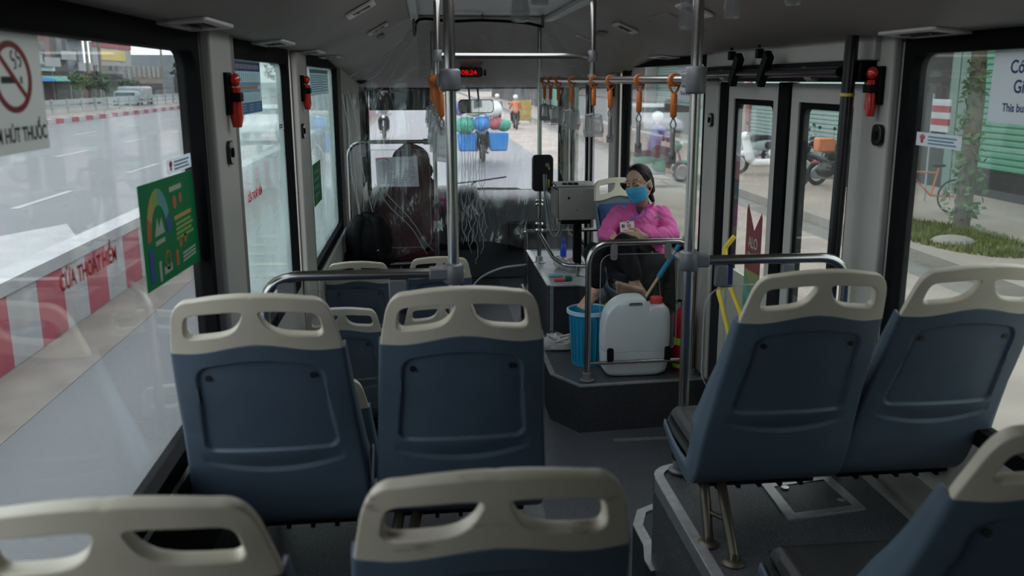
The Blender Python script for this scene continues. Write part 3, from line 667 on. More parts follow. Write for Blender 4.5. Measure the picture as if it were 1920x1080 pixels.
def make_seat(name='bus_seat'):
    e = empty(name, 'x', 'seat')
    o = seat_shell().build('shell', 'seat_blue', e, smooth=70, local=True)
    sd = o.modifiers.new('s', 'SOLIDIFY'); sd.thickness = 0.007; sd.offset = 1 if False else -1; sd.use_even_offset = False
    # keep the solid inside: check the normal direction
    me = o.data; mid = me.polygons[len(me.polygons) // 4]
    if mid.normal.y > 0: sd.offset = 1
    o = seat_top().build('handle_top', 'seat_beige', e, smooth=180, local=True, weld=1e-5)
    sd = o.modifiers.new('s', 'SOLIDIFY'); sd.thickness = 0.025; sd.use_even_offset = False
    fp = max(o.data.polygons, key=lambda p: p.area); sd.offset = -1 if fp.normal.y < 0 else 1
    ss = o.modifiers.new('ss', 'SUBSURF'); ss.levels = 1; ss.render_levels = 2
    # cushion: padded block with a front roll and welt
    vs = []; fs = []; nx, ny = 20, 22
    def cz(u, v):
        r = 0.10; eu = max(0, abs(u) - 1 + r * 1.4) / (r * 1.4); ev = max(0, abs(v) - 1 + r) / r; q = min(1, math.hypot(eu, ev)); return math.sqrt(max(0, 1 - q ** 2.6))
    for j in range(ny + 1):
        v = -1 + 2 * j / ny; y = 0.545 + 0.215 * v
        for i in range(nx + 1):
            u = -1 + 2 * i / nx; hgt = cz(u, v); zb = 0.192 + 0.012 * (v * 0.5 + 0.5); dish = -0.010 * (1 - u * u) * (1 - v * v); groove = -0.004 if abs(abs(u) - 0.74) < 0.06 and abs(v) < .9 else 0
            vs.append((0.222 * u * (1 - 0.0 * v), y, zb + 0.068 * hgt + dish + groove))
    W_ = nx + 1
    for j in range(ny):
        for i in range(nx): fs.append((j * W_ + i, j * W_ + i + 1, (j + 1) * W_ + i + 1, (j + 1) * W_ + i))
    m = MB().add(vs, fs); o = m.build('cushion', 'cushion', e, smooth=70, local=True); sb = o.modifiers.new('s', 'SUBSURF'); sb.levels = 1; sb.render_levels = 1
    m = MB().tube([(-0.205, 0.36, 0.225), (-0.218, 0.46, 0.228), (-0.219, 0.68, 0.236), (-0.20, 0.752, 0.238), (0, 0.763, 0.236), (0.20, 0.752, 0.238), (0.219, 0.68, 0.236), (0.218, 0.46, 0.228), (0.205, 0.36, 0.225)], 0.0045, 8); m.build('piping', 'black', o, smooth=180, local=True)
    # front pad of the backrest
    vs = []; fs = []
    for j in range(13):
        z = 0.28 + 0.44 * j / 12; wv = wback(z) - 0.028
        for i in range(13):
            u = -1 + i / 6; ed = max(abs(u), abs(j / 6 - 1)); d = 0.030 + 0.022 * math.sqrt(max(0, 1 - ed ** 5)); vs.append((u * wv, yback(z) + d + curvex(u * wv), z + 0.012))
    for j in range(12):
        for i in range(12): fs.append((j * 13 + i, j * 13 + i + 1, (j + 1) * 13 + i + 1, (j + 1) * 13 + i))
    MB().add(vs, fs).build('back_pad', 'pad_blue', e, smooth=70, local=True)
    for sx in (-1, 1):
        zz = 0.675; y = yback(zz) + curvex(0.128) + 0.0075
        m = MB().cyl((sx * 0.128, y - 0.002, zz), (sx * 0.128, y + 0.01, zz), 0.0085, n=14).cyl((sx * 0.128, y - 0.003, zz), (sx * 0.128, y, zz), 0.004, n=6); m.build('screw', 'black_gloss', e, smooth=40, local=True)
    # under-frame with cross bolts
    m = MB().box(-0.225, 0.225, 0.46, 0.50, 0.106, 0.128).box(-0.225, 0.225, 0.60, 0.64, 0.118, 0.142).box(-0.19, -0.16, 0.42, 0.63, 0.104, 0.128).box(0.16, 0.19, 0.42, 0.63, 0.104, 0.128).box(-0.19, 0.19, 0.405, 0.43, 0.112, 0.13)
    for k in range(5): m.box(-0.15 + k * 0.07, -0.138 + k * 0.07, 0.375, 0.41, 0.114, 0.136)
    m.build('mounting_frame', 'black', e, local=True)
    for xa, y, xb, yb in ((-0.215, 0.235, -0.185, 0.39), (-0.175, 0.115, -0.135, 0.37)):
        m = MB().tube([(xa, y, 0.0), (xa, y, 0.02), (xb, yb, 0.135)], 0.0165, 14).lathe((xa, y, 0), [(0.036, 0), (0.036, 0.006), (0.026, 0.012), (0.0165, 0.014)], 18); m.build('leg', 'leg_bronze', e, smooth=40, local=True)
    MB().tube([(-0.200, 0.31, 0.075), (-0.155, 0.24, 0.075)], 0.008, 10).build('stretcher', 'leg_bronze', e, smooth=40, local=True)
    return e
seat0 = make_seat()
G1 = 'seats with beige handle tops'
seat_list = [
 (-0.425, 2.13, 0.70, 0, 'blue back seat with beige handle, beside the left window in the second row', ('leg', 'stretcher')),
 (0.080, 2.15, 0.70, 0, 'blue back seat with beige handle at the centre, aisle side of second row', ()),
 (-0.425, 1.12, 0.664, 0, 'beige topped seat cropped at the lower left corner, nearest row by window', ('leg', 'stretcher')),
 (0.086, 1.15, 0.664, 0, 'nearest seat top at bottom centre with brown scuff stains on its beige handle', ()),
 (1.050, 2.24, 0.70, 0, 'aisle seat of the right pair on bronze legs, black cushion showing', ()),
 (1.530, 2.26, 0.70, 0, 'window seat of the right pair, below the camera notice', ('leg', 'stretcher')),
 (1.045, 1.18, 0.685, 0, 'seat cropped at the lower right corner with its black cushion in view', ()),
 (-0.450, 5.70, 0.075, 0, 'far left low seat right behind the black backpack', ('leg', 'stretcher')),
 (0.070, 5.80, 0.075, 0, 'far low seat crossed by the centre pole, next to the aisle', ()),
 (-0.475, 4.80, 0.0, 0, 'low beige topped seat seen between the two second row seats', ('leg', 'stretcher')),
 (0.062, 4.88, 0.0, 0, 'low aisle seat seen through the handle holes of the centre seat', ()),
 (-0.475, 3.60, 0.0, 0, 'lowest left seat showing only a beige corner in the gap of the second row', ('leg', 'stretcher')),
]
SEATS = []
for i, (x, y, z, rz, lab, skip) in enumerate(seat_list):
    s = copy_tree(seat0, None, skip); s.location = (x, y, z); s.rotation_euler = (0, 0, rz); s['label'] = lab; s['group'] = G1; s['category'] = 'seat'
    SEATS.append(s)
SEATS[6].scale = (1, 1.12, 1)
# stained handle of the nearest seat
for ch in SEATS[3].children:
    if ch.name.startswith('handle_top'): ch.data = ch.data.copy(); ch.data.materials[0] = MATS['seat_beige_worn']; ch['label'] = 'beige handle top with brown scuffs'
wseat = copy_tree(seat0, None, ('leg', 'stretcher')); wseat.location = (1.37, 6.52, 0.50); wseat.rotation_euler = (0, 0, math.pi - R(-14)); wseat['label'] = 'rear facing seat the woman in pink sits on'; wseat['category'] = 'seat'
pd = MB().box(1.15, 1.62, 5.85, 6.35, 0.292, 0.635).build('seat_pedestal', 'dark_vinyl', None, bevel=0.01); tag(pd, 'dark pedestal box under the seat of the woman', 'box')
def kill(o):
    for c in list(o.children): kill(c)
    bpy.data.objects.remove(o)
kill(seat0)

# ================================================ POLES, RAILS, STRAPS
def collar(mb, c, r=0.03, h=0.035): mb.lathe(c, [(r, -h), (r + .004, -h + .006), (r + .004, h - .006), (r, h)], 18); return mb
def flange(mb, c, r=0.045): mb.lathe(c, [(r, 0), (r, 0.006), (0.030, 0.010), (0.027, 0.05), (0.022, 0.052)], 20); return mb
cpole = empty('grab_pole', 'thick chrome pole at the centre, from the second row seats to the ceiling', 'pole', (0.083, 3.0, 0.70))
MB().cyl((0.083, 3.0, 0.70), (0.083, 3.0, 2.552), 0.0185, n=20).build('tube', 'chrome', cpole, smooth=40)
flange(MB(), (0.083, 3.0, 0.70)).build('floor_flange', 'fitting', cpole, smooth=40)
collar(MB(), (0.083, 3.0, 1.465)).box(0.0, 0.083, 2.975, 3.025, 1.447, 1.487).build('rail_clamp', 'fitting', cpole, bevel=0.006)
collar(MB(), (0.083, 3.0, 2.10)).box(0.042, 0.10, 3.0, 3.09, 2.078, 2.122).build('rail_clamp', 'fitting', cpole, bevel=0.006)
rpole = empty('grab_pole', 'thick chrome pole standing on the right platform corner', 'pole', (0.895, 3.0, 0.70))
MB().cyl((0.895, 3.0, 0.70), (0.895, 3.0, 2.552), 0.0185, n=20).build('tube', 'chrome', rpole, smooth=40)
flange(MB(), (0.895, 3.0, 0.708)).build('floor_flange', 'fitting', rpole, smooth=40)
collar(MB(), (0.895, 3.0, 1.49)).box(0.895, 0.965, 2.978, 3.022, 1.468, 1.512).build('rail_clamp', 'fitting', rpole, bevel=0.006)
collar(MB(), (0.895, 3.0, 2.10), h=0.045).box(0.872, 0.918, 3.0, 3.10, 2.075, 2.125).build('rail_clamp', 'fitting', rpole, bevel=0.006)
# longitudinal rails
lr = empty('overhead_rail', 'long overhead chrome rail on the left carrying bunched orange straps', 'rail', (0.083, 5.2, 2.10)); MB().cyl((0.062, 3.03, 2.10), (0.045, 7.48, 2.10), 0.0165, n=18).build('tube', 'chrome', lr, smooth=40)
rr_ = empty('overhead_rail', 'long overhead chrome rail on the right with spaced orange straps', 'rail', (0.893, 5.0, 2.10)); MB().tube([(0.895, 3.03, 2.10), (0.885, 6.93, 2.10)], 0.0165, n=18).build('tube', 'chrome', rr_, smooth=40)
# drop poles + cross rail at y 4.95
for x, lab in ((0.074, 'short dark drop pole from the ceiling beside the centre pole'), (0.902, 'short dark drop pole from ceiling to the right strap rail')):
    e = empty('drop_pole', lab, 'pole', (x, 4.95, 2.12)); MB().cyl((x, 4.95, 2.10), (x, 4.95, 2.552), 0.0165, n=18).build('tube', 'chrome', e, smooth=40)
    collar(MB(), (x, 4.95, 2.10), 0.022, 0.03).build('rail_clamp', 'fitting', e, smooth=40); collar(MB(), (x, 4.95, 2.225), 0.022, 0.03).build('cross_clamp', 'fitting', e, smooth=40)
e = empty('cross_rail', 'horizontal dark chrome rail across the aisle joining the two drop poles', 'rail', (0.49, 4.95, 2.225)); MB().cyl((0.074, 4.95, 2.225), (0.902, 4.95, 2.225), 0.0155, n=18).build('tube', 'chrome', e, smooth=40)
# left barrier rail at y=3, right barrier rail at y=3
e = empty('barrier_rail', 'curved chrome rail in front of the second row left seats', 'rail', (-0.2, 3.0, 0.7))
MB().tube(fillet([(0.06, 3.0, 1.468), (-0.545, 3.0, 1.468), (-0.545, 3.0, 0.70)], 0.12), 0.0175, 16).build('tube', 'chrome', e, smooth=60)
flange(MB(), (-0.545, 3.0, 0.70)).build('floor_flange', 'fitting', e, smooth=40)
[MB().box(x, x + .06, 2.985, 3.012, 1.36, 1.45).build('panel_clip', 'fitting', e, bevel=0.004) for x in (-.50, -.135)]
MB().box(-0.50, 0.03, 2.996, 3.002, 1.0, 1.42).build('panel', 'acrylic', e)
e = empty('barrier_rail', 'curved chrome rail in front of the right pair of seats', 'rail', (1.2, 3.0, 0.7))
MB().tube(fillet([(0.93, 3.0, 1.49), (1.475, 3.0, 1.49), (1.475, 3.0, 0.70)], 0.11), 0.0175, 16).build('tube', 'chrome', e, smooth=60)
flange(MB(), (1.475, 3.0, 0.70)).build('floor_flange', 'fitting', e, smooth=40)
pp = rrect(0.955, 1.0, 1.44, 1.40, 0.09); MB().prism(pp, (0, 3.0, 0), FWD, -0.002, 0.002).build('panel', 'acrylic', e)
m = MB(); frame_ring(m, pp, rrect(0.958, 1.003, 1.437, 1.397, 0.087), (0, 3.0, 0), FWD, -0.0025, 0.0025); m.build('panel_edge', 'acrylic_edge', e)
[MB().box(x, x + .045, 2.985, 3.012, 1.395, 1.475).build('panel_clip', 'fitting', e, bevel=0.006) for x in (.99, 1.23)]
# barrier in front of the woman
e = empty('hoop_barrier', 'chrome hoop barrier with clear rounded panel in front of the white jug', 'barrier', (1.2, 5.24, 0.292))
MB().tube(fillet([(0.948, 5.24, 0.29), (0.948, 5.24, 1.155), (1.56, 5.24, 1.155), (1.60, 5.24, 0.96), (1.60, 5.24, 0.29)], 0.15), 0.0185, 18).build('hoop', 'chrome', e, smooth=60)
MB().cyl((0.948, 5.24, 0.405), (1.60, 5.24, 0.412), 0.0125, n=14).build('lower_bar', 'chrome', e, smooth=40)
flange(MB(), (0.948, 5.24, 0.298)).build('floor_flange', 'fitting', e, smooth=40); flange(MB(), (1.60, 5.24, 0.298)).build('floor_flange', 'fitting', e, smooth=40)
pp = rrect(1.02, 0.47, 1.50, 1.085, 0.07); MB().prism(pp, (0, 5.24, 0), FWD, -0.002, 0.002).build('panel', 'acrylic', e)
m = MB(); frame_ring(m, pp, rrect(1.0225, 0.4725, 1.4975, 1.0825, 0.0675), (0, 5.24, 0), FWD, -0.0025, 0.0025); m.build('panel_edge', 'acrylic_edge', e)
for x, z0, z1, mt in ((1.10, 1.05, 1.15, 'fitting'), (1.43, 1.05, 1.15, 'fitting'), (1.09, 0.415, 0.50, 'black'), (1.45, 0.415, 0.50, 'black')):
    m = MB().prism(rrect(x - .02, z0, x + .02, z1, .014), (0, 5.235, 0), FWD, -0.006, 0.014).disc(x, z0 + (.03 if mt == 'fitting' else .055), .008, (0, 5.235, 0), FWD, .014, .018); m.build('panel_clip', mt, e, bevel=0.002)
# front pole P3 with validator, cables and low rail
p3 = empty('grab_pole', 'chrome pole beside the driver carrying the black card reader', 'pole', (0.862, 6.93, 0.703))
MB().cyl((0.862, 6.93, 0.703), (0.862, 6.93, 2.50), 0.0165, n=18).build('tube', 'chrome', p3, smooth=40)
flange(MB(), (0.862, 6.93, 0.705), .05).build('floor_flange', 'alu', p3, smooth=40)
m = MB()
for z in (0.96, 1.16, 1.19, 1.01): m.lathe((0.862, 6.93, z), [(0.03, -.008), (0.034, 0), (0.03, .008)], 16)
m.build('pipe_clamp', 'chrome', p3, smooth=50)
MB().tube(fillet([(0.862, 6.93, 0.93), (0.93, 6.62, 0.80), (0.99, 6.42, 0.78), (1.16, 6.36, 0.78)], 0.12), 0.016, 14).tube([(1.075, 6.385, 0.78), (1.075, 6.385, 0.703)], 0.016, 14).build('low_rail', 'chrome', p3, smooth=60)
vd = empty('card_reader', 'black rounded card reader on the chrome pole beside the driver', 'card reader', (0.882, 6.90, 1.40))
MB().prism(rrect(0.80, 1.268, 0.962, 1.546, 0.035), (0, 6.885, 0), FWD, -0.045, 0.012).build('casing', 'black_gloss', vd, bevel=0.008)
MB().disc(0.915, 1.47, 0.016, (0, 6.885, 0), FWD, 0.012, 0.018).build('lens', 'fitting', vd)
MB().rect(0.925, 1.435, 0.008, 0.02, (0, 6.885, 0), FWD, 0.012, 0.014).rect(0.923, 1.30, 0.008, 0.06, (0, 6.885, 0), FWD, 0.012, 0.014).build('stripe', 'yellow', vd)
cb = empty('cable_conduit', 'grey flexible cable loop between pole and fare machine', 'cable', (0.95, 6.8, 1.0))
for k, dx in ((0, 0), (1, 0.018)):
    MB().tube(catmull([(0.885 + dx, 6.86, 1.40), (0.892 + dx, 6.82, 1.22), (0.92 + dx, 6.75, 1.00), (0.955 + dx, 6.72, 0.945), (0.985 + dx, 6.70, 0.99), (1.0 + dx, 6.68, 1.09), (1.01 + dx, 6.66, 1.12)], 8), 0.008, 10).build('cable', 'tube_clear' if k else 'grey_web', cb, smooth=180)
fm = empty('fare_machine', 'square steel fare machine box on a black post', 'fare machine', (1.10, 6.72, 0.703))
m = MB().box(0.965, 1.245, 6.60, 6.86, 1.085, 1.325); o = m.build('steel_box', 'steel', fm, bevel=0.006)
m = MB().box(0.94, 0.962, 6.60, 6.86, 1.10, 1.31); m.build('side_cover', 'wall_dark', fm, bevel=0.004)
m = MB().box(0.95, 1.25, 6.62, 6.88, 1.326, 1.345); m.build('lid', 'alu', fm, bevel=0.004)
for k in range(3): MB().box(1.0 + k * .042, 1.03 + k * .042, 6.62, 6.68, 1.346, 1.356).build('slot', 'black', fm)
for x, z, r in ((1.04, 1.25, .009), (1.10, 1.265, .004), (1.10, 1.16, .004)): MB().cyl((x, 6.595, z), (x, 6.602, z), r).build('screw', 'black' if r > .005 else 'chrome', fm)
MB().box(0.99, 1.21, 6.63, 6.82, 1.05, 1.085).box(1.095, 1.155, 6.69, 6.75, 0.706, 1.06).lathe((1.125, 6.72, .703), [(.06, 0), (.06, .012), (.03, .016)], 16).build('post', 'black', fm, bevel=0.004)
e = empty('safety_rail', 'horizontal chrome rail behind the fare machine post', 'rail', (0.95, 7.9, 0.9)); MB().cyl((0.86, 7.9, 0.79), (1.68, 7.9, 0.80), 0.017).build('tube', 'chrome', e, smooth=40)
MB().cyl((0.86, 7.9, 0.29), (0.86, 7.9, 0.79), 0.017).cyl((1.68, 7.9, 0.29), (1.68, 7.9, 0.80), 0.017).build('leg', 'chrome', e, smooth=40)
# straps -------------------------------------------
def strap_proto():
    e = empty('strap_handle', 'x', 'strap')
    m = MB(); n = 20; vs = []
    m.lathe((0, 0, 0), [(0.0185, -0.014), (0.024, -0.014), (0.025, 0.0), (0.024, 0.014), (0.0185, 0.014)], 20, axis='y'); m.build('loop', 'orange_strap', e, smooth=60, local=True)
    m = MB()
    for s in (-1, 1): m.tube([(s * 0.02, 0, -0.015), (s * 0.012, 0, -0.035), (0, 0, -0.05)], 0.0045, 8)
    m.build('strap_end', 'orange_strap', e, smooth=60, local=True)
    MB().tube([(0, 0, -0.045), (0, 0, -0.052), (0, 0, -0.128), (0, 0, -0.135)], [0.006, 0.012, 0.012, 0.006], 12).build('sleeve', 'orange_strap', e, smooth=50, local=True)
    m = MB()
    for s in (-1, 1): m.tube([(0, 0, -0.133), (s * 0.010, 0, -0.155), (s * 0.009, 0, -0.165), (0, 0, -0.178)], 0.003, 6)
    m.build('webbing', 'grey_web', e, smooth=60, local=True)
    m = MB(); m.tube(fillet([(0, 0, -0.175), (0, 0.040, -0.185), (0, 0.052, -0.275), (0, -0.052, -0.275), (0, -0.040, -0.185), (0, 0, -0.175)], 0.012), 0.0070, 8); m.box(-0.013, 0.013, -0.05, 0.05, -0.296, -0.262); m.tube([(0, 0, -0.172), (0, 0, -0.20)], 0.009, 8); m.build('handle', 'grey_web', e, smooth=40, local=True)
    m = MB().box(-0.002, 0.002, -0.038, 0.038, -0.262, -0.192); m.build('advert_insert', 'clear_grip', e, local=True)
    return e
sp = strap_proto()
STR = [(0.894, 3.26, -0.24, 'orange strap closest to the right pole clamp, handle seen edge on'), (0.893, 3.80, -0.19, 'second orange strap from the right pole, above the woman'), (0.892, 4.40, -0.25, 'third orange strap from the right pole'), (0.891, 4.84, 1.2, 'orange strap with its clear square handle turned open, by the drop pole'),
       (0.889, 5.57, 1.35, 'orange strap with open clear handle just ahead of the drop pole'), (0.888, 6.12, 1.0, 'orange strap hanging in front of the roadside view, third from the reader pole'), (0.887, 6.50, 1.45, 'orange strap second from the reader pole'), (0.886, 6.82, 0.5, 'orange strap touching the reader pole'),
       ]
for i, (x, y, rz, lab) in enumerate(STR):
    s = copy_tree(sp); s.location = (x, y, 2.10); s['label'] = lab; s['group'] = 'orange straps on the right rail'
    for ch in s.children:
        if ch.name.split('.')[0] in ('handle', 'advert_insert', 'webbing'): ch.rotation_euler = (0, 0, rz)
        if rz > 0.9 and ch.name.startswith('handle'): ch.data = ch.data.copy(); ch.data.materials[0] = MATS['clear_grip']
for i, y in enumerate((3.42, 3.85, 4.4, 5.3, 5.9, 6.5)):
    s = copy_tree(sp); s.location = (0.062 - (y - 3) * .0038, y, 2.10); s['label'] = 'orange strap in the tight bunch along the left rail behind the centre pole'; s['group'] = 'bunched orange straps on the left rail'
    for ch in s.children:
        if ch.name.split('.')[0] in ('handle', 'advert_insert', 'webbing'): ch.rotation_euler = (0, 0, 0.5 + 0.2 * (i % 3))
        if ch.name.startswith('handle'): ch.data = ch.data.copy(); ch.data.materials[0] = MATS['clear_grip']
kill(sp)
# clear grips hanging near the camera from the ceiling
for i, (x, y, zb, zt, lab) in enumerate(((0.176, 1.7, 2.203, 2.53, 'clear plastic hanging grip at the top centre, left of its neighbour'), (0.214, 1.72, 2.232, 2.53, 'shorter clear hanging grip at the top edge above the curtain rod'), (0.556, 1.95, 2.205, 2.53, 'clear hanging grip beside the right pole top'), (0.655, 1.95, 2.228, 2.53, 'clear hanging grip right of the right pole top'), (0.80, 1.98, 2.258, 2.53, 'small clear grip tip at the upper right edge'))):
    e = empty('hanging_grip', lab, 'grip', (x, y, zb), group='clear grips hanging close to the camera')
    MB().tube([(x, y, zb + 0.14), (x, y, 2.552)], 0.004, 8).build('strap', 'grey_web', e, smooth=40)
    MB().lathe((x, y, zb), [(0.006, 0), (0.016, 0.002), (0.017, 0.02), (0.013, 0.05), (0.015, 0.09), (0.009, 0.13), (0.004, 0.145)], 14).build('grip', 'clear_grip', e, smooth=60)
# ================================================ PEOPLE
def V(*a): return Vector(a)
def hand(mb, wrist, d, n, side, curl=0.35, s=1.0):
    """d: finger direction, n: out of the back of the hand, side: towards the thumb"""
    d = Vector(d).normalized(); n = Vector(n); n = (n - d * n.dot(d)).normalized(); t = Vector(side); t = (t - d * t.dot(d) - n * t.dot(n)).normalized()
    w_ = Vector(wrist); axis = n.cross(d)
    L = [0.092, 0.096, 0.090, 0.082]; seg = [(0.040, 0.024, 0.019), (0.045, 0.027, 0.020), (0.041, 0.025, 0.019), (0.032, 0.019, 0.017)]
    mb.caps(w_ - d * 0.02, 0.024 * s, w_ + d * 0.015, 0.022 * s)
    for k in range(4):
        off = t * (0.030 - 0.0205 * k) * s; kn = w_ + d * L[k] * s + off
        mb.caps(w_ + d * 0.01 * s + off * 0.55, 0.0155 * s, kn, 0.0118 * s)
        p = kn; dd = d.copy(); c = curl * (0.8 + 0.15 * k)
        for j, sl in enumerate(seg[k]):
            dd = (Matrix.Rotation(-c * (0.7 if j == 0 else 1.0), 3, axis) @ dd).normalized()
            if dd.dot(n) > 0 and j == 0 and c > 0.05: dd = (Matrix.Rotation(2 * c * 0.7, 3, axis) @ dd).normalized(); axis = -axis
            q = p + dd * sl * s; mb.caps(p, (0.0098 - 0.0012 * j) * s, q, (0.0090 - 0.0013 * j) * s, 10); p = q
    b = w_ + d * 0.025 * s + t * 0.022 * s; m1 = b + (d * 0.5 + t * 0.75 - n * 0.2).normalized() * 0.042 * s; m2 = m1 + (d * 0.9 + t * 0.3 - n * 0.15).normalized() * 0.030 * s; m3 = m2 + (d * 1.0 - n * 0.2).normalized() * 0.024 * s
    mb.caps(b, 0.017 * s, m1, 0.0125 * s).caps(m1, 0.0118 * s, m2, 0.0105 * s).caps(m2, 0.0105 * s, m3, 0.0085 * s)
def foot(mb, ankle, heel, toe, side, up, s=1.0):
    a, h, t = Vector(ankle), Vector(heel), Vector(toe); d = (t - h); Lf = d.length; d.normalize(); sd = Vector(side); sd = (sd - d * sd.dot(d)).normalized(); u = Vector(up); u = (u - d * u.dot(d) - sd * u.dot(sd)).normalized()
    mb.sphere(h + u * 0.006, 0.031 * s); mb.caps(a, 0.034 * s, h + u * 0.012, 0.030 * s); mb.caps(a, 0.033 * s, h + d * Lf * 0.38 + u * 0.022, 0.026 * s)
    for k in range(5):
        off = sd * (0.030 - 0.0155 * k) * s; b = h + d * Lf * (0.74 - 0.022 * k) + off
        mb.caps(h + d * Lf * 0.1 + off * 0.4 + u * 0.004, 0.024 * s, b, (0.0175 if k == 0 else 0.0135) * s)
        mb.caps(h + d * Lf * 0.35 + off * 0.5 + u * 0.020, 0.020 * s, b, 0.013 * s)
        tl = (0.055, 0.050, 0.043, 0.036, 0.030)[k] * s; r = (0.0145, 0.0105, 0.0098, 0.0092, 0.0088)[k] * s
        m_ = b + d * tl * 0.5 + u * 0.006 + sd * (0.002 - 0.001 * k); e_ = b + d * tl + u * 0.0 + sd * (0.003 - 0.0015 * k)
        mb.caps(b, r, m_, r * 0.92, 10).caps(m_, r * 0.92, e_, r * 1.02, 10)
def head_shapes(mb, M, s=1.0):
    i0 = len(mb.v)
    mb.sphere((0, 0.012, 0.032), (0.074, 0.092, 0.086), 24, 16)
    mb.sphere((0, -0.020, -0.030), (0.060, 0.070, 0.078), 24, 16)
    mb.sphere((0, -0.060, -0.094), (0.026, 0.024, 0.020)); mb.sphere((0, -0.045, -0.075), (0.046, 0.042, 0.034))
    for sx in (-1, 1):
        mb.sphere((sx * 0.037, -0.058, -0.024), (0.027, 0.024, 0.028)); mb.sphere((sx * 0.030, -0.0765, 0.010), (0.0165, 0.012, 0.0105))
        mb.caps((sx * 0.012, -0.087, 0.030), 0.009, (sx * 0.045, -0.074, 0.032), 0.009, 10)
        mb.sphere((sx * 0.0745, 0.010, -0.006), (0.010, 0.019, 0.031), M=Matrix.Rotation(sx * -0.35, 3, 'Z')); mb.sphere((sx * 0.012, -0.094, -0.024), 0.0085)
        mb.caps((sx * 0.052, -0.01, -0.06), 0.022, (sx * 0.022, -0.055, -0.090), 0.02)
    mb.caps((0, -0.084, 0.022), 0.008, (0, -0.104, -0.018), 0.0115); mb.caps((-0.020, -0.082, -0.052), 0.008, (0.020, -0.082, -0.052), 0.008); mb.caps((-0.017, -0.080, -0.064), 0.009, (0.017, -0.080, -0.064), 0.009)
    mb.xf(M, i0)
# ---- the woman in pink
W = empty('person', 'woman in pink shirt and blue mask slumped in the rear facing seat, barefoot', 'person', (1.40, 5.95, 0.77))
HM = Matrix.Translation((1.430, 6.03, 1.412)) @ Matrix.Rotation(R(-43), 4, 'Z') @ Matrix.Rotation(R(-10), 4, 'Y') @ Matrix.Rotation(R(6), 4, 'X') @ Matrix.Scale(1.06, 4)
b = MB(); head_shapes(b, HM)
b.caps(HM @ V(0, 0.02, -0.05), 0.052, (1.455, 6.12, 1.235), 0.058); b.caps((1.46, 6.12, 1.24), 0.06, (1.44, 6.08, 1.05), 0.10)
b.caps((1.45, 6.1, 1.2), 0.06, (1.30, 6.07, 1.21), 0.045).caps((1.45, 6.1, 1.2), .06, (1.59, 6.09, 1.20), .045)
b.chain([(1.30, 6.06, 1.215, .045), (1.17, 5.96, 1.085, .038), (1.205, 5.80, 1.090, .026)]); b.chain([(1.60, 6.08, 1.205, .046), (1.64, 5.95, 1.075, .040), (1.44, 5.82, 1.085, .028)])
hand(b, (1.212, 5.785, 1.092), (0.35, -0.9, -0.25), (0.1, -0.2, 1), (1, 0.4, 0), 0.45); hand(b, (1.425, 5.812, 1.085), (-1, -0.12, 0.03), (-0.1, -0.85, 0.5), (0, 0.3, 0.9), 0.35)
b.caps((1.44, 6.08, 1.05), .10, (1.46, 6.05, .93), .11)
b.chain([(1.38, 6.02, .90, .07), (1.065, 5.68, 1.01, .050), (1.075, 5.60, .90, .045), (1.065, 5.60, .79, .033)]); b.chain([(1.53, 6.02, .90, .07), (1.245, 5.66, 1.07, .05), (1.30, 5.64, .95, .046), (1.325, 5.64, .815, .034)])
foot(b, (1.065, 5.60, 0.79), (1.07, 5.64, 0.735), (0.935, 5.475, 0.692), (0.5, -0.6, 0.1), (-0.4, -0.3, 0.9))
foot(b, (1.325, 5.64, 0.815), (1.375, 5.625, 0.745), (1.165, 5.535, 0.815), (0.1, -0.45, 0.85), (-0.25, -0.85, -0.3) if False else (0.2, 0.75, 0.5))
body = blob(b, 'body', 'skin', W, 0.0042, 2)
b = MB()    # hair : cap swept back into a low knot
i0 = 0
b.sphere((0, 0.020, 0.042), (0.0805, 0.094, 0.086), 28, 18); b.sphere((0.0, 0.07, 0.0), (0.070, 0.055, 0.085)); b.sphere((0.0, 0.105, -0.045), (0.030, 0.030, 0.036)); b.caps((0.0, 0.10, -0.05), 0.028, (0.03, 0.085, -0.13), 0.014)
for sx in (-1, 1): b.caps((sx * 0.063, -0.008, 0.052), 0.016, (sx * 0.070, 0.03, 0.0), 0.018); b.caps((sx * 0.070, 0.03, 0.0), 0.02, (sx * 0.045, 0.07, -0.06), 0.022)
# carve the face opening by shifting the forehead side back
b.v = [(p[0], p[1] + max(0, -(p[1] + 0.045)) * 0.80 if p[2] < 0.115 else p[1], p[2]) for p in b.v]
b.xf(HM); blob(b, 'hair', 'hair', W, 0.0045, 3, disp=(0.0015, 60))
b = MB()
for sx in (-1, 1): b.tube(catmull([(sx * 0.013, -0.0965, 0.036), (sx * 0.030, -0.0925, 0.043), (sx * 0.050, -0.078, 0.036)], 5), [0.0016] * 11, 8); b.tube(catmull([(sx * 0.015, -0.088, 0.004), (sx * 0.030, -0.0905, 0.000), (sx * 0.046, -0.080, 0.005)], 5), 0.0014, 6)
b.xf(HM); b.build('brows_and_lashes', 'hair', W, smooth=180)
# hair tie
b = MB().lathe((0.0, 0.0, 0.0), [(0.030, -0.006), (0.037, 0), (0.030, 0.006)], 16); b.xf(HM @ Matrix.Translation((0.004, 0.112, -0.05)) @ Matrix.Rotation(1.1, 4, 'X')); b.build('hair_tie', 'red_ink', W, smooth=60)
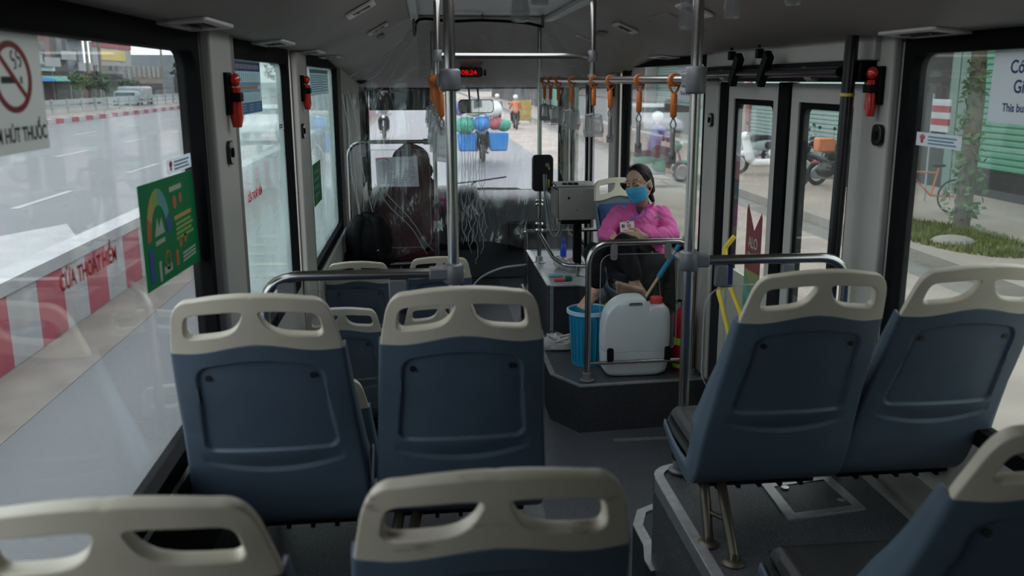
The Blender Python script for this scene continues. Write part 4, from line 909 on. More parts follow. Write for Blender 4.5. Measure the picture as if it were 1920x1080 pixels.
# mask: curved pleated sheet with a thickness
vs = []; fs = []; NX, NZ = 28, 20
for j in range(NZ + 1):
    v = j / NZ
    for i in range(NX + 1):
        u = -1 + 2 * i / NX; a = u * 1.12
        zt = -0.002 - 0.010 * abs(u); zb = -0.112 + 0.030 * abs(u) ** 1.5; z = zb + (zt - zb) * v
        ry = 0.116 - 0.006 * (1 - v) + 0.010 * math.exp(-((v - .72) / .25) ** 2) * math.exp(-(u / .4) ** 2); rx = 0.081 - 0.006 * (1 - v)
        y = -ry * math.cos(a) + (0.026 * (1 - v) ** 2) * math.cos(a) + 0.004; pl = 0.0022 * (((v * 4) % 1) - 0.5) if 0.12 < v < 0.9 else 0
        vs.append((rx * math.sin(a) * 1.02, y - pl, z))
for j in range(NZ):
    for i in range(NX): fs.append((j * (NX + 1) + i, j * (NX + 1) + i + 1, (j + 1) * (NX + 1) + i + 1, (j + 1) * (NX + 1) + i))
b = MB().add(vs, fs); b.xf(HM); mk = b.build('face_mask', 'mask_blue', W, smooth=80); q = mk.modifiers.new('s', 'SOLIDIFY'); q.thickness = 0.002
b = MB()
for sx in (-1, 1):
    for za, zb in ((-0.012, 0.018), (-0.082, -0.034)): b.tube(catmull([(sx * 0.064, -0.045, za), (sx * 0.076, -0.015, (za + zb) / 2), (sx * 0.083, 0.014, zb), (sx * 0.080, 0.026, zb - .01 if zb > 0 else zb + .012)], 5), 0.0016, 6)
b.xf(HM); b.build('ear_loops', 'white', mk, smooth=180)
# shirt
b = MB()
b.sphere((1.465, 6.04, 0.945), (0.178, 0.135, 0.10)); b.sphere((1.440, 6.005, 1.035), (0.168, 0.140, 0.125)); b.sphere((1.435, 6.06, 1.135), (0.165, 0.118, 0.12)); b.caps((1.315, 6.075, 1.195), .068, (1.585, 6.09, 1.185), .072); b.caps((1.40, 6.07, 1.22), 0.052, (1.50, 6.10, 1.22), 0.052)
b.chain([(1.305, 6.06, 1.20, .066), (1.235, 6.01, 1.14, .062), (1.185, 5.955, 1.085, .056), (1.19, 5.87, 1.088, .050), (1.203, 5.81, 1.092, .042)])
b.chain([(1.60, 6.08, 1.19, .070), (1.635, 6.00, 1.125, .068), (1.64, 5.95, 1.080, .066), (1.55, 5.88, 1.075, .055), (1.455, 5.828, 1.085, .042)])
b.sphere((1.56, 5.93, 0.93), (0.07, 0.06, 0.075)); b.caps((1.57, 5.90, 0.93), 0.03, (1.575, 5.875, 0.86), 0.02)
blob(b, 'shirt', 'pink_cloth', W, 0.0062, 4, disp=(0.008, 10, -0.0055, 13))
# collar leaves
b = MB()
for sx in (-1, 1):
    M_ = Matrix.Translation((1.452 + sx * 0.050, 6.035, 1.255)) @ Matrix.Rotation(R(sx * 22 - 10), 4, 'Z') @ Matrix.Rotation(R(sx * -26), 4, 'Y') @ Matrix.Rotation(R(38), 4, 'X')
    i0 = len(b.v); b.prism([(-0.045, -0.012), (0.04, -0.020), (0.052, 0.018), (-0.04, 0.030)], (0, 0, 0), FWD, 0, 0.006); b.xf(M_, i0)
b.build('collar', 'pink_cloth', W, bevel=0.003)
b = MB(); M_ = Matrix.Translation((1.428, 5.972, 1.235)) @ Matrix.Rotation(R(-6), 4, 'Z') @ Matrix.Rotation(R(-24), 4, 'X'); b.prism([(-.028, .03), (.0, -.022), (.028, .03)], (0, 0, 0), FWD, -.02, .002); b.xf(M_); b.build('undershirt', 'ink_black', W, bevel=.003)
# lanyard and badge, chest logo
b = MB(); b.tube(catmull([(1.415, 6.02, 1.27), (1.402, 5.95, 1.21), (1.365, 5.90, 1.20), (1.320, 5.855, 1.185)], 6), 0.004, 6); b.tube(catmull([(1.49, 6.02, 1.27), (1.455, 5.94, 1.21), (1.39, 5.895, 1.20), (1.322, 5.855, 1.185)], 6), 0.004, 6); b.build('lanyard', 'lanyard', W, smooth=180)
MB().sphere((1.320, 5.850, 1.182), (.008, .005, .010)).build('badge_clip', 'chrome', W, smooth=180)
b = MB(); M_ = Matrix.Translation((1.315, 5.848, 1.148)) @ Matrix.Rotation(R(-3), 4, 'Z') @ Matrix.Rotation(R(-14), 4, 'X') @ Matrix.Rotation(R(-4), 4, 'Y'); b.prism(rrect(-0.048, -0.030, 0.048, 0.036, 0.005), (0, 0, 0), FWD, 0, 0.003); b.xf(M_); badge = b.build('badge', 'white', W)
b = MB(); b.rect(-0.036, -0.004, 0.010, 0.024, (0, 0, 0), FWD, 0.003, 0.0036); b.rect(-0.024, -0.004, 0.007, 0.022, (0, 0, 0), FWD, 0.003, 0.0036); b.xf(M_); b.build('badge_photo', 'ink_black', badge)
b = MB(); b.disc(0.012, 0.006, 0.014, (0, 0, 0), FWD, 0.003, 0.0036, inner=0.010); b.disc(0.012, 0.006, 0.006, (0, 0, 0), FWD, 0.003, 0.0036); b.rect(-0.03, -0.022, 0.06, 0.004, (0, 0, 0), FWD, .003, .0036); b.xf(M_); b.build('badge_print', 'red_ink', badge)
b = MB(); M_ = Matrix.Translation((1.545, 5.957, 1.19)) @ Matrix.Rotation(R(20), 4, 'Z') @ Matrix.Rotation(R(-28), 4, 'X'); b.prism([(-0.028, -0.008), (-0.010, 0.012), (0.0, 0.006), (0.012, 0.016), (0.030, -0.004), (0.02, -0.006), (0.006, 0.004), (-0.006, -0.004)], (0, 0, 0), FWD, 0, 0.002); b.xf(M_); b.build('shirt_logo', 'poster_green', W)
# trousers
b = MB(); b.sphere((1.455, 6.04, 0.885), (0.175, 0.135, 0.10))
b.chain([(1.38, 6.00, .885, .092), (1.22, 5.84, .955, .086), (1.060, 5.67, 1.010, .072), (1.060, 5.62, .93, .064), (1.075, 5.60, .87, .056), (1.07, 5.60, .835, .054)])
b.chain([(1.52, 6.00, .885, .098), (1.38, 5.84, .98, .088), (1.250, 5.66, 1.070, .070), (1.27, 5.645, 1.00, .066), (1.300, 5.64, .93, .060), (1.318, 5.64, .875, .056)])
b.sphere((1.45, 5.82, 0.88), (0.12, 0.10, 0.11)); b.caps((1.50, 5.84, .90), .085, (1.44, 5.74, .80), .055)
blob(b, 'trousers', 'trousers', W, 0.0065, 4, disp=(0.008, 13))
# dark cloth with yellow piping over the seat edge
b = MB()
vs = []; fs = []
for j in range(15):
    for i in range(17):
        u = i / 16; v = j / 14; vs.append((1.44 + 0.20 * u + 0.02 * v, 5.80 - 0.05 * v - 0.02 * math.sin(u * 14 + v * 2) * (0.4 + v) + 0.05 * u, 1.0 - 0.06 * u - 0.32 * v - 0.05 * u * v))
for j in range(14):
    for i in range(16): fs.append((j * 17 + i, j * 17 + i + 1, (j + 1) * 17 + i + 1, (j + 1) * 17 + i))
b.add(vs, fs); ck = empty('dark_coat', 'dark coat with mustard stripes draped over the lap and seat edge beside the mop', 'coat', (1.5, 5.8, 0.62)); o = b.build('cloth', 'trousers', ck, smooth=180); o.modifiers.new('s', 'SOLIDIFY').thickness = 0.008
b = MB()
for i in (3, 6): b.tube([Vector(vs[j * 17 + i]) + V(0, -0.006, 0) for j in range(15)], 0.003, 6)
b.build('stripe', 'p_yellow', ck, smooth=180)
# ---- the driver
D = empty('person', 'driver in a magenta shirt mostly hidden behind his high maroon seat', 'person', (-0.17, 8.72, 0.52))
HD = Matrix.Translation((-0.16, 8.74, 1.40)) @ Matrix.Rotation(R(180), 4, 'Z')
b = MB(); head_shapes(b, HD); b.caps((-0.16, 8.72, 1.34), .05, (-0.17, 8.68, 1.16), .06); b.caps((-.17, 8.68, 1.15), .09, (-.17, 8.68, .72), .12)
b.chain([(-0.02, 8.68, 1.16, .05), (0.13, 8.74, .92, .042), (0.02, 9.00, .98, .03)]); b.chain([(-0.32, 8.68, 1.16, .05), (-0.46, 8.76, .92, .042), (-0.36, 9.0, .98, .03)])
hand(b, (0.015, 9.02, .985), (-0.2, 1, 0.1), (0.3, 0, 1), (-1, 0, 0), 0.6); hand(b, (-0.355, 9.02, .985), (0.2, 1, 0.1), (-0.3, 0, 1), (1, 0, 0), 0.6)
for sx in (-1, 1): b.chain([(-0.17 + sx * .09, 8.74, .62, .08), (-0.17 + sx * .13, 9.14, .66, .055), (-0.17 + sx * .12, 9.30, .30, .04)])
blob(b, 'body', 'skin', D, 0.007, 3)
b = MB().sphere((0, 0.018, 0.042), (0.081, 0.094, 0.088), 24, 16); b.v = [(p[0], p[1] + max(0, -(p[1] + 0.045)) * 0.8 if p[2] < .115 else p[1], p[2]) for p in b.v]; b.xf(HD); b.build('hair', 'hair', D, smooth=180)
b = MB(); b.sphere((-.17, 8.70, .78), (.19, .14, .16)); b.sphere((-.17, 8.68, 1.02), (.19, .12, .20)); b.caps((-.31, 8.68, 1.15), .075, (-.03, 8.68, 1.15), .075); b.chain([(-.02, 8.68, 1.14, .075), (.155, 8.74, .93, .068), (.09, 8.90, .95, .055)]); b.chain([(-.32, 8.68, 1.14, .072), (-.46, 8.76, .93, .062), (-.41, 8.9, .95, .055)])
blob(b, 'shirt', 'magenta_cloth', D, 0.010, 4, disp=(0.008, 12))
b = MB()
for sx in (-1, 1): b.chain([(-0.17 + sx * .08, 8.74, .62, .10), (-0.17 + sx * .13, 9.14, .67, .075), (-0.17 + sx * .12, 9.28, .36, .06)])
blob(b, 'trousers', 'trousers', D, 0.010, 4)
b = MB()
for sx in (-1, 1): b.chain([(-0.17 + sx * .12, 9.30, .26, .045), (-0.17 + sx * .12, 9.31, .20, .045)]); b.caps((-0.17 + sx * .12, 9.30, .19), .042, (-0.17 + sx * .12, 9.45, .18), .035)
blob(b, 'shoes', 'black', D, 0.008, 3)
ds = empty('driver_seat', 'high backed driver seat in a maroon cover behind the clear partition', 'seat', (-0.17, 8.5, 0.0))
b = MB(); b.sphere((-0.17, 8.42, .95), (.30, .09, .42)); b.sphere((-.17, 8.42, .70), (.29, .10, .28)); b.caps((-.30, 8.42, 1.25), .07, (-.04, 8.42, 1.25), .07); b.caps((-.36, 8.42, 0.62), .08, (.02, 8.42, .62), .08); b.caps((-.36, 8.42, 1.05), .07, (.02, 8.42, 1.05), .07)
blob(b, 'backrest', 'maroon', ds, 0.012, 5, disp=(0.010, 7))
b = MB(); b.sphere((-.14, 8.42, 1.38), (.175, .085, .155)); b.sphere((-.14, 8.42, 1.28), (.20, .085, .14)); blob(b, 'headrest', 'maroon', ds, 0.01, 4, disp=(0.008, 8))
b = MB(); b.sphere((-.17, 8.72, .53), (.27, .30, .09)); b.build('seat_cushion', 'maroon', ds, smooth=180)
MB().box(-.36, .02, 8.5, 8.95, 0.0, 0.46).build('seat_base', 'black', ds, bevel=0.02)
MB().cyl((-.02, 8.36, .55), (0.10, 8.36, .75), .02).build('side_grip', 'black', ds, smooth=60)
sw = empty('steering_wheel', 'dark steering wheel in front of the driver', 'steering wheel', (-0.17, 9.2, 0.9)); M_ = Matrix.Translation((-0.17, 9.13, 1.0)) @ Matrix.Rotation(R(-35), 4, 'X')
b = MB(); b.tube([(0.22 * math.cos(R(a)), 0.22 * math.sin(R(a)), 0) for a in range(0, 360, 12)], 0.014, 10, closed=True); b.box(-0.21, 0.21, -0.015, 0.015, -0.012, 0.004); b.lathe((0, 0, -.02), [(.06, 0), (.06, .03)], 20); b.xf(M_); b.build('rim', 'black', sw, smooth=60)
MB().cyl((-.17, 9.14, .99), (-.17, 9.50, .60), .035).build('column', 'black', sw, smooth=60)

# ================================================ FRONT: dashboard, partition, curtain
db = empty('dashboard', 'dark grey dashboard below the windscreen', 'dashboard', (0.4, 10.2, 0.0))
prof = [(10.96, 0.80), (10.4, 0.86), (10.0, 0.86), (9.8, 0.83), (9.68, 0.76), (9.62, 0.66), (9.60, 0.3), (9.60, 0.0), (10.96, 0.0)]
m = MB().prism([(p[0], p[1]) for p in prof], (-0.62, 0, 0), ((0, 1, 0), (0, 0, 1), (1, 0, 0)), 0, 2.0); m.build('dash_body', 'dash', db, bevel=0.02)
cw = catmull([(9.62, 0.30, 0), (9.36, 0.55, 0), (9.30, 0.80, 0), (9.42, 0.95, 0), (9.75, 1.0, 0), (10.1, 0.93, 0), (10.4, 0.85, 0)], 5)
m = MB().prism([(p.x, p.y) for p in cw] + [(10.4, 0.3)], (-0.58, 0, 0), ((0, 1, 0), (0, 0, 1), (1, 0, 0)), 0, 1.12); m.build('instrument_cowl', 'dash', db, bevel=0.05, seg=4)
MB().box(0.85, 1.25, 9.45, 9.62, 0.35, 0.62).build('glove_box', 'black', db, bevel=0.01)
MB().box(0.30, 0.345, 9.28, 9.30, 0.72, 0.80).box(0.10, 0.22, 9.25, 9.29, 0.62, 0.78).build('switch_panel', 'black_gloss', db)
dp = empty('driver_partition', 'low dark partition with chrome top bar behind the driver', 'partition', (-0.3, 7.5, 0))
MB().box(XL + .02, 0.09, 7.49, 7.52, 0.0, 0.58).build('panel', 'black', dp); MB().cyl((-0.66, 7.2, 0.655), (0.13, 7.2, 0.67), 0.016).build('top_bar', 'chrome', dp, smooth=40)
MB().box(XL + .03, -0.22, 7.04, 7.45, 0.0, 0.62).build('storage_box', 'black', dp, bevel=0.01)
hp = empty('partition_frame', 'chrome hoop with clear panel between driver and passengers', 'frame', (-0.27, 7.5, 0.0))
MB().tube(fillet([(-0.625, 7.5, 0.02), (-0.625, 7.5, 1.612), (0.06, 7.5, 1.612)], 0.13), 0.016, 14).build('hoop', 'chrome', hp, smooth=60)
MB().cyl((0.073, 7.5, 0.0), (0.073, 7.5, 2.50), 0.0165, n=18).build('pole', 'chrome', hp, smooth=40)
m = MB()
for z in (1.612, 1.10, 0.93): collar(m, (0.073, 7.5, z), 0.024, 0.03)
m.box(0.073, 0.135, 7.49, 7.51, 1.085, 1.115).box(-0.02, 0.07, 7.485, 7.515, 1.59, 1.635); m.build('clamp', 'fitting', hp, smooth=40)
pp = rrect(-0.52, 0.74, 0.03, 1.55, 0.07); MB().prism(pp, (0, 7.5, 0), FWD, -.002, .002).build('panel', 'acrylic', hp)
m = MB(); frame_ring(m, pp, rrect(-.516, .744, .026, 1.546, .067), (0, 7.5, 0), FWD, -.0025, .0025); m.build('panel_edge', 'acrylic_edge', hp)
for x, z in ((-0.50, 1.545), (-0.14, 1.545), (-.04, .78)): MB().prism(rrect(x - .022, z - .05, x + .022, z + .05, .012), (0, 7.49, 0), FWD, -.006, .012).disc(x, z - .02, .008, (0, 7.49, 0), FWD, .012, .016).build('panel_clip', 'fitting', hp, bevel=.002)
nt_ = empty('notice_sheet', 'pale printed notice sheet taped to the clear driver partition', 'notice', (-0.235, 7.48, 1.25))
pm = MB(); M_ = Matrix.Translation((-0.235, 7.485, 1.37)) @ Matrix.Rotation(R(-1.5), 4, 'Y'); pm.prism([(-.17, -.115), (.17, -.125), (.165, .125), (-.17, .12)], (0, 0, 0), FWD, 0, .002); pm.xf(M_); sh = pm.build('sheet', 'paper', nt_)
pm = MB(); rnd = random.Random(3)
for c in (0, 1):
    for k in range(13): pm.rect(-.15 + c * .165, .085 - k * .0145, rnd.uniform(.09, .14), .004, (0, 0, 0), FWD, .002, .0026)
pm.xf(M_); pm.build('print_lines', 'wall_dark', sh)
pm = MB(); pm.tube([V(-.165, -.004, .10), V(-.14, -.004, .115), V(-.10, -.004, .118), V(-.06, -.004, .095)], .004, 6); pm.xf(M_); pm.build('tape', 'red_ink', sh)
# backpack
bp_ = empty('backpack', 'black backpack with shoulder straps standing by the left window', 'backpack', (-0.47, 7.2, 0.62))
b = MB(); b.caps((-.58, 7.22, .72), .09, (-.36, 7.22, .72), .09).caps((-.57, 7.22, .92), .085, (-.37, 7.22, .92), .085).caps((-.54, 7.22, 1.0), .065, (-.40, 7.22, 1.0), .065).sphere((-.47, 7.2, .85), (.19, .12, .21)); blob(b, 'bag_body', 'bag_black', bp_, .008, 5, disp=(.006, 14))
for sx in (-1, 1):
    b = MB(); b.asp = 0.35; b.tube(catmull([(-.47 + sx * .045, 7.14, 1.055), (-.47 + sx * .075, 7.09, 1.0), (-.47 + sx * .085, 7.085, .86), (-.47 + sx * .10, 7.095, .72)], 6), [.02] + [.027] * 17 + [.02], 12, flat=(1, 0, 0)); b.build('shoulder_strap', 'bag_black', bp_, smooth=60)
MB().tube(catmull([(-.51, 7.16, 1.05), (-.51, 7.15, 1.085), (-.43, 7.15, 1.085), (-.43, 7.16, 1.05)], 6), .009, 8).build('top_handle', 'bag_black', bp_, smooth=60)
MB().prism([(0, 0), (.012, .003), (.02, .012), (.006, .008)], (-.40, 7.055, .80), FWD, 0, .002).build('strap_mark', 'white', bp_)
# plastic curtain
def curtain():
    NU, NV = 150, 60; vs = []; fs = []; rnd = random.Random(5); ph = [rnd.uniform(0, 6.28) for _ in range(8)]
    for j in range(NV + 1):
        v = j / NV
        for i in range(NU + 1):
            u = i / NU
            if v < 0.22: t = v / 0.22; xa = -0.06 - 0.50 * t ** 1.2; xb = 0.90 + 0.42 * t ** 1.1; y = 6.62 + 0.78 * t; z = 2.49 - 0.42 * t
            else: t = (v - .22) / .78; xa = -0.56; xb = 1.32 - 0.05 * t; y = 7.40; z = 2.07 - (1.52 - 0.25 * math.sin(math.pi * u)) * t
            x = xa + (xb - xa) * u
            amp = 0.010 + 0.018 * min(1, v * 2)
            bunch = math.exp(-((u - 0.50) / 0.08) ** 2)
            y += amp * (math.sin(u * 52 + ph[0] + 1.5 * math.sin(v * 3 + u * 4)) * 0.5 + math.sin(u * 23 + ph[1] + v * 2) * 0.7) + bunch * 0.022 * math.sin(u * 230 + 3 * math.sin(v * 19)) * min(1, v * 3) + 0.006 * math.sin(v * 31 + u * 17)
            x += bunch * 0.012 * math.sin(v * 44 + u * 60) * min(1, v * 3)
            vs.append((x, y, z))
    for j in range(NV):
        for i in range(NU):
            if False: continue
            fs.append((j * (NU + 1) + i, j * (NU + 1) + i + 1, (j + 1) * (NU + 1) + i + 1, (j + 1) * (NU + 1) + i))
    return MB().add(vs, fs)
cu = empty('plastic_curtain', 'crumpled clear plastic sheet hanging from a ceiling rod before the driver area', 'curtain', (0.4, 6.62, 2.5))
o = curtain().build('sheet', 'curtain_plastic', cu, smooth=180)
MB().tube(catmull([(-0.06, 6.62, 2.40), (-.02, 6.62, 2.51), (.2, 6.62, 2.50), (.42, 6.60, 2.507), (.7, 6.62, 2.495), (.85, 6.66, 2.47)], 8), .010, 10).build('rod', 'black', cu, smooth=60)
MB().tube(catmull([(0.31, 7.30, .40), (0.36, 7.30, .45), (0.44, 7.30, .525), (.60, 7.30, .59), (.80, 7.30, .612)], 8), [.008] * 33, 8).build('hem_glint', 'acrylic_edge', cu, smooth=60)  # pale hem tube draws the highlight along the sheet's lower edge
m = MB(); rnd = random.Random(21)
for i in range(9):
    x0 = .285 + i * .022 + rnd.uniform(-.004, .004); z1 = rnd.uniform(1.7, 2.05); z0 = rnd.uniform(.62, .9)
    P_ = []; n_ = 34
    for k in range(n_ + 1):
        z = z1 + (z0 - z1) * k / n_; am = .010 if z < 1.27 else .003; P_.append((x0 + am * math.sin(z * 31 + i * 2) + am * .6 * math.sin(z * 67 + i), 7.275 + .01 * math.sin(z * 20), z))
    MB().tube(P_, .0022, 5).build('fold_glint', 'acrylic_edge', cu, smooth=180)  # pale wavy strands stand in for highlights on the folds
m = MB()
for a_, b_, k_ in (((-.045, 6.6, 2.48), (-.44, 7.32, 2.09), 0), ((-.05, 6.62, 2.46), (-.56, 7.34, 2.12), 1), ((-.04, 6.6, 2.45), (-.36, 7.33, 2.0), 2), ((.88, 6.64, 2.47), (1.32, 7.32, 2.09), 3), ((.87, 6.62, 2.44), (1.18, 7.32, 2.02), 4), ((-.62, 7.3, 2.0), (-.50, 7.36, .75), 5), ((-.58, 7.3, 2.02), (-.40, 7.36, .80), 6), ((-.61, 7.32, 1.98), (-.54, 7.3, .8), 7), ((-.42, 7.3, 1.3), (.0, 7.36, .72), 8), ((-.36, 7.3, 1.28), (.05, 7.36, .74), 9)):
    A_, B_ = V(*a_), V(*b_); P_ = []
    for k in range(13): t = k / 12; P_.append(A_.lerp(B_, t) + V(.012 * math.sin(t * 9 + k_), -.01, .012 * math.sin(t * 7 + k_ * 2) - (.03 * math.sin(math.pi * t) if k_ < 5 else 0)))
    MB().tube(P_, .003, 5).build('crease_glint', 'acrylic_edge', cu, smooth=180)  # thin pale tubes draw the glints along creases and sheet edges
m = MB()
m.box(.41, .425, 6.6, 6.61, 2.50, 2.549); m.box(.84, .86, 6.65, 6.67, 2.46, 2.549); m.box(-.07, -.05, 6.61, 6.63, 2.40, 2.549); m.build('rod_hook', 'fitting', cu)
# clock, mirror, visor, speaker, wipers
ck = empty('led_clock', 'black digital clock with red digits above the windscreen', 'clock', (0.45, 9.0, 2.12))
MB().prism(rrect(0.335, 2.125, 0.565, 2.225, .03), (0, 9.0, 0), FWD, -.06, .0).box(.575, .60, 9.0, 9.04, 2.14, 2.20).build('casing', 'black', ck, bevel=.006)
MB().text('08:24', .062, .36, 2.150, (0, 9.0, 0), FWD, .001, bold=.0012, xs=1.08).build('digits', 'led_red', ck)
MB().box(.44, .46, 9.02, 9.05, 2.2, 2.36).build('bracket', 'black', ck)
mr = empty('rear_view_mirror', 'wide interior mirror hanging at the top of the windscreen', 'mirror', (0.57, 10.3, 1.82))
b = MB(); b.prism(rrect(-.20, -.075, .20, .075, .045), (0, 0, 0), FWD, -.03, .0); b.xf(Matrix.Translation((.572, 10.3, 1.815)) @ Matrix.Rotation(R(-2), 4, 'X') @ Matrix.Rotation(R(6), 4, 'Z')); b.build('housing', 'black', mr, bevel=.008)
b = MB(); b.prism(rrect(-.19, -.066, .19, .066, .04), (0, 0, 0), FWD, .0005, .002); b.xf(Matrix.Translation((.572, 10.3, 1.815)) @ Matrix.Rotation(R(-2), 4, 'X') @ Matrix.Rotation(R(6), 4, 'Z')); b.build('glass_face', 'mirror', mr)
MB().cyl((.60, 10.32, 1.87), (.60, 10.6, 2.06), .01).cyl((.50, 10.32, 1.87), (.50, 10.6, 2.06), .01).box(.44, .66, 10.55, 10.65, 2.0, 2.07).build('arm', 'black', mr)
vs_ = empty('sun_visor', 'dark tinted roll visor over the driver side of the windscreen', 'visor', (-0.3, 10.9, 1.99)); MB().box(-.64, .085, 10.90, 10.904, 1.755, 2.0).build('screen', 'visor_tint', vs_); MB().cyl((-.64, 10.9, 2.0), (.085, 10.9, 2.0), .016).build('roller', 'black', vs_); MB().prism([(-.52, 1.99), (-.44, 1.99), (-.33, 1.765), (-.39, 1.765)], (0, 10.895, 0), FWD, 0, .004).build('strap_band', 'black', vs_)
fn = empty('speaker', 'small round black speaker on the upper left front corner', 'speaker', (-0.62, 9.2, 2.15)); MB().lathe((-.60, 9.15, 2.12), [(.0, -.03), (.055, -.03), (.06, 0), (.06, .05)], 24, axis='y').build('cone', 'black', fn, smooth=50); MB().lathe((-.60, 9.12, 2.12), [(.02, -.012), (.024, 0), (.024, .01)], 16, axis='y').build('cap', 'fitting', fn, smooth=50)
wp = empty('windscreen_wiper', 'black wiper arms lying along the lower windscreen outside', 'wiper', (0.7, 11.1, 0.76)); MB().tube([(.30, 11.08, .868), (.6, 11.08, .895), (.97, 11.08, .945)], .009, 8).build('blade', 'black', wp); MB().tube([(.30, 11.08, .80), (.75, 11.08, .808), (1.10, 11.08, .80), (1.22, 11.08, .765), (1.5, 11.08, .76)], .011, 8).build('blade', 'black', wp); MB().tube([(.30, 11.09, .73), (.45, 11.09, .80), (.6, 11.09, .89)], .007, 8).build('arm', 'black', wp)

# ================================================ THINGS ON THE FLOOR
jg = empty('jerrycan', 'translucent white plastic jerrycan with a red cap standing on the platform', 'jerrycan', (1.27, 5.37, 0.292))
def jug_mesh():
    # outline with handle hole, lofted across depth through rings
    cx = 1.268; OUT = []
    key = [(-.205, .05), (-.175, .012), (-.10, .0), (.10, .0), (.165, .012), (.20, .05), (.213, .20), (.215, .36), (.205, .44), (.175, .468), (.13, .474), (.10, .468), (.082, .462), (.066, .495), (.045, .522), (.0, .528), (-.07, .524), (-.125, .50), (-.17, .455), (-.198, .39), (-.212, .25)]
    cr2 = catmull([(p[0], p[1], 0) for p in key + [key[0]]], 5)[:-1]
    OUT = [(p.x, p.y) for p in cr2]
    C_ = (-.045, .30); m = MB(); N = len(OUT); prof = [(0.0, .60, 0), (.0, .85, 0), (.006, .95, 0), (.022, .99, 0), (.05, 1.0, 0), (.13, 1.0, 0), (.158, .99, 0), (.174, .95, 0), (.18, .85, 0), (.18, .60, 0)]
    vs = []; fs = []
    for d, s, _ in prof:
        for p in OUT: vs.append((cx + C_[0] + (p[0] - C_[0]) * s, 5.285 + d, .292 + (.26 + (p[1] - .26) * s) * .955))
    for i in range(len(prof) - 1):
        for k in range(N): l = (k + 1) % N; fs.append((i * N + k, i * N + l, (i + 1) * N + l, (i + 1) * N + k))
    fs.append(tuple(range(N))); fs.append(tuple((len(prof) - 1) * N + k for k in range(N - 1, -1, -1)))
    return m.add(vs, fs)
jb = jug_mesh().build('can_body', 'jug', jg, smooth=50)
ct = MB().prism(rrect(1.212, .292 + .452, 1.300, .292 + .476, .011), (0, 5.28, 0), FWD, -.3, .1).build('cutter', 'jug', None)
bo = jb.modifiers.new('b', 'BOOLEAN'); bo.operation = 'DIFFERENCE'; bo.object = ct; bo.solver = 'EXACT'
dg = bpy.context.evaluated_depsgraph_get(); nm = bpy.data.meshes.new_from_object(jb.evaluated_get(dg)); jb.modifiers.clear(); jb.data = nm; bpy.data.objects.remove(ct)
jb.data.shade_smooth(); jb.data.set_sharp_from_angle(angle=R(45)); q = jb.modifiers.new('bv', 'BEVEL'); q.width = .004; q.segments = 2; q.limit_method = 'ANGLE'; q.angle_limit = R(50)
MB().lathe((1.405, 5.375, .292 + .462), [(.03, -.03), (.03, .0)], 20).build('neck', 'jug', jg, smooth=40)
m = MB().lathe((1.405, 5.375,   .292 + .447), [(.036, 0), (.039, .004), (.038, .038), (.034, .044), (.0, .046)], 24)
for k in range(24): a = R(k * 15); m.obox((1.405 + .0385 * math.cos(a), 5.375 + .0385 * math.sin(a), .292 + .467), Matrix.Rotation(a, 3, 'Z'), (.0015, .0022, .016))
m.build('cap', 'cap_red', jg, smooth=40)
bk = empty('bucket', 'blue plastic bucket with a pale rim behind the chrome hoop', 'bucket', (1.02, 5.615, 0.292))
MB().lathe((1.02, 5.615, .292), [(.105, 0.0), (.108, .01), (.128, .33), (.136, .345), (.136, .36), (.128, .36), (.122, .33), (.102, .016), (.0, .014)], 40).build('pail', 'bucket_blue', bk, smooth=40)
m = MB(); m.lathe((1.02, 5.615, .292), [(.134, .338), (.142, .342), (.142, .364), (.134, .368), (.128, .362), (.128, .345), (.134, .338)], 40, cap=False); m.build('rim', 'bucket_rim', bk, smooth=50)
for s in (-1, 1):
    m = MB()
    for k in range(6): a = R(200 + k * 14 if s < 0 else 270 + k * 14); m.cyl((1.02 + .114 * math.cos(a), 5.615 + .114 * math.sin(a), .32), (1.02 + .130 * math.cos(a), 5.615 + .130 * math.sin(a), .61), .0035, .0035, 6)
    m.build('ribbing', 'bucket_blue', bk, smooth=60)
mp = empty('mop', 'mop or brush handle with blue sleeve leaning against the wall ledge by the woman', 'mop', (1.33, 5.56, 0.70))
pa, pb_ = V(1.365, 5.49, .755), V(1.625, 5.60, 1.10); dq = (pb_ - pa)
MB().tube([pa - dq * .9 + V(0, 0, 0) if False else pa, pa + dq * .35], .010, 10).build('wooden_stick', 'wood_stick', mp, smooth=60); MB().tube([pa + dq * .33, pa + dq * .36, pa + dq * .70, pa + dq * .73], [.012, .017, .017, .012], 14).tube([pa + dq * .80, pa + dq * .83, pa + dq * .97, pa + dq * 1.0], [.012, .016, .016, .012], 14).build('blue_grip', 'mop_blue', mp, smooth=60); MB().tube([pa + dq * .70, pa + dq * 1.06], .010, 10).build('upper_stick', 'alu', mp, smooth=60)
MB().tube([pa, V(1.32, 5.51, .50), V(1.30, 5.53, .31)], .010, 10).sphere((1.30, 5.54, .32), (.06, .03, .03)).build('mop_head', 'grey_web', mp, smooth=60)
ex = empty('fire_extinguisher', 'red fire extinguisher with a lime label between jerrycan and wall', 'fire extinguisher', (1.60, 5.42, 0.292))
MB().lathe((1.60, 5.42, .292), [(.06, 0), (.066, .01), (.066, .33), (.055, .375), (.025, .40), (.02, .42), (0, .42)], 28).build('cylinder', 'ext_red', ex, smooth=40)
for z0_, z1_ in ((.17, .215), (.02, .045)): MB().lathe((1.60, 5.42, .292), [(.0668, z0_), (.0668, z1_)], 28).build('label_band', 'ext_label', ex, smooth=40)
MB().lathe((1.60, 5.42, .71), [(.022, 0), (.022, .03), (.012, .035)], 16).box(1.54, 1.62, 5.41, 5.43, .735, .745).tube([(1.62, 5.42, .73), (1.55, 5.38, .755), (1.53, 5.36, .74)], .007, 8).build('valve', 'black', ex, smooth=40)
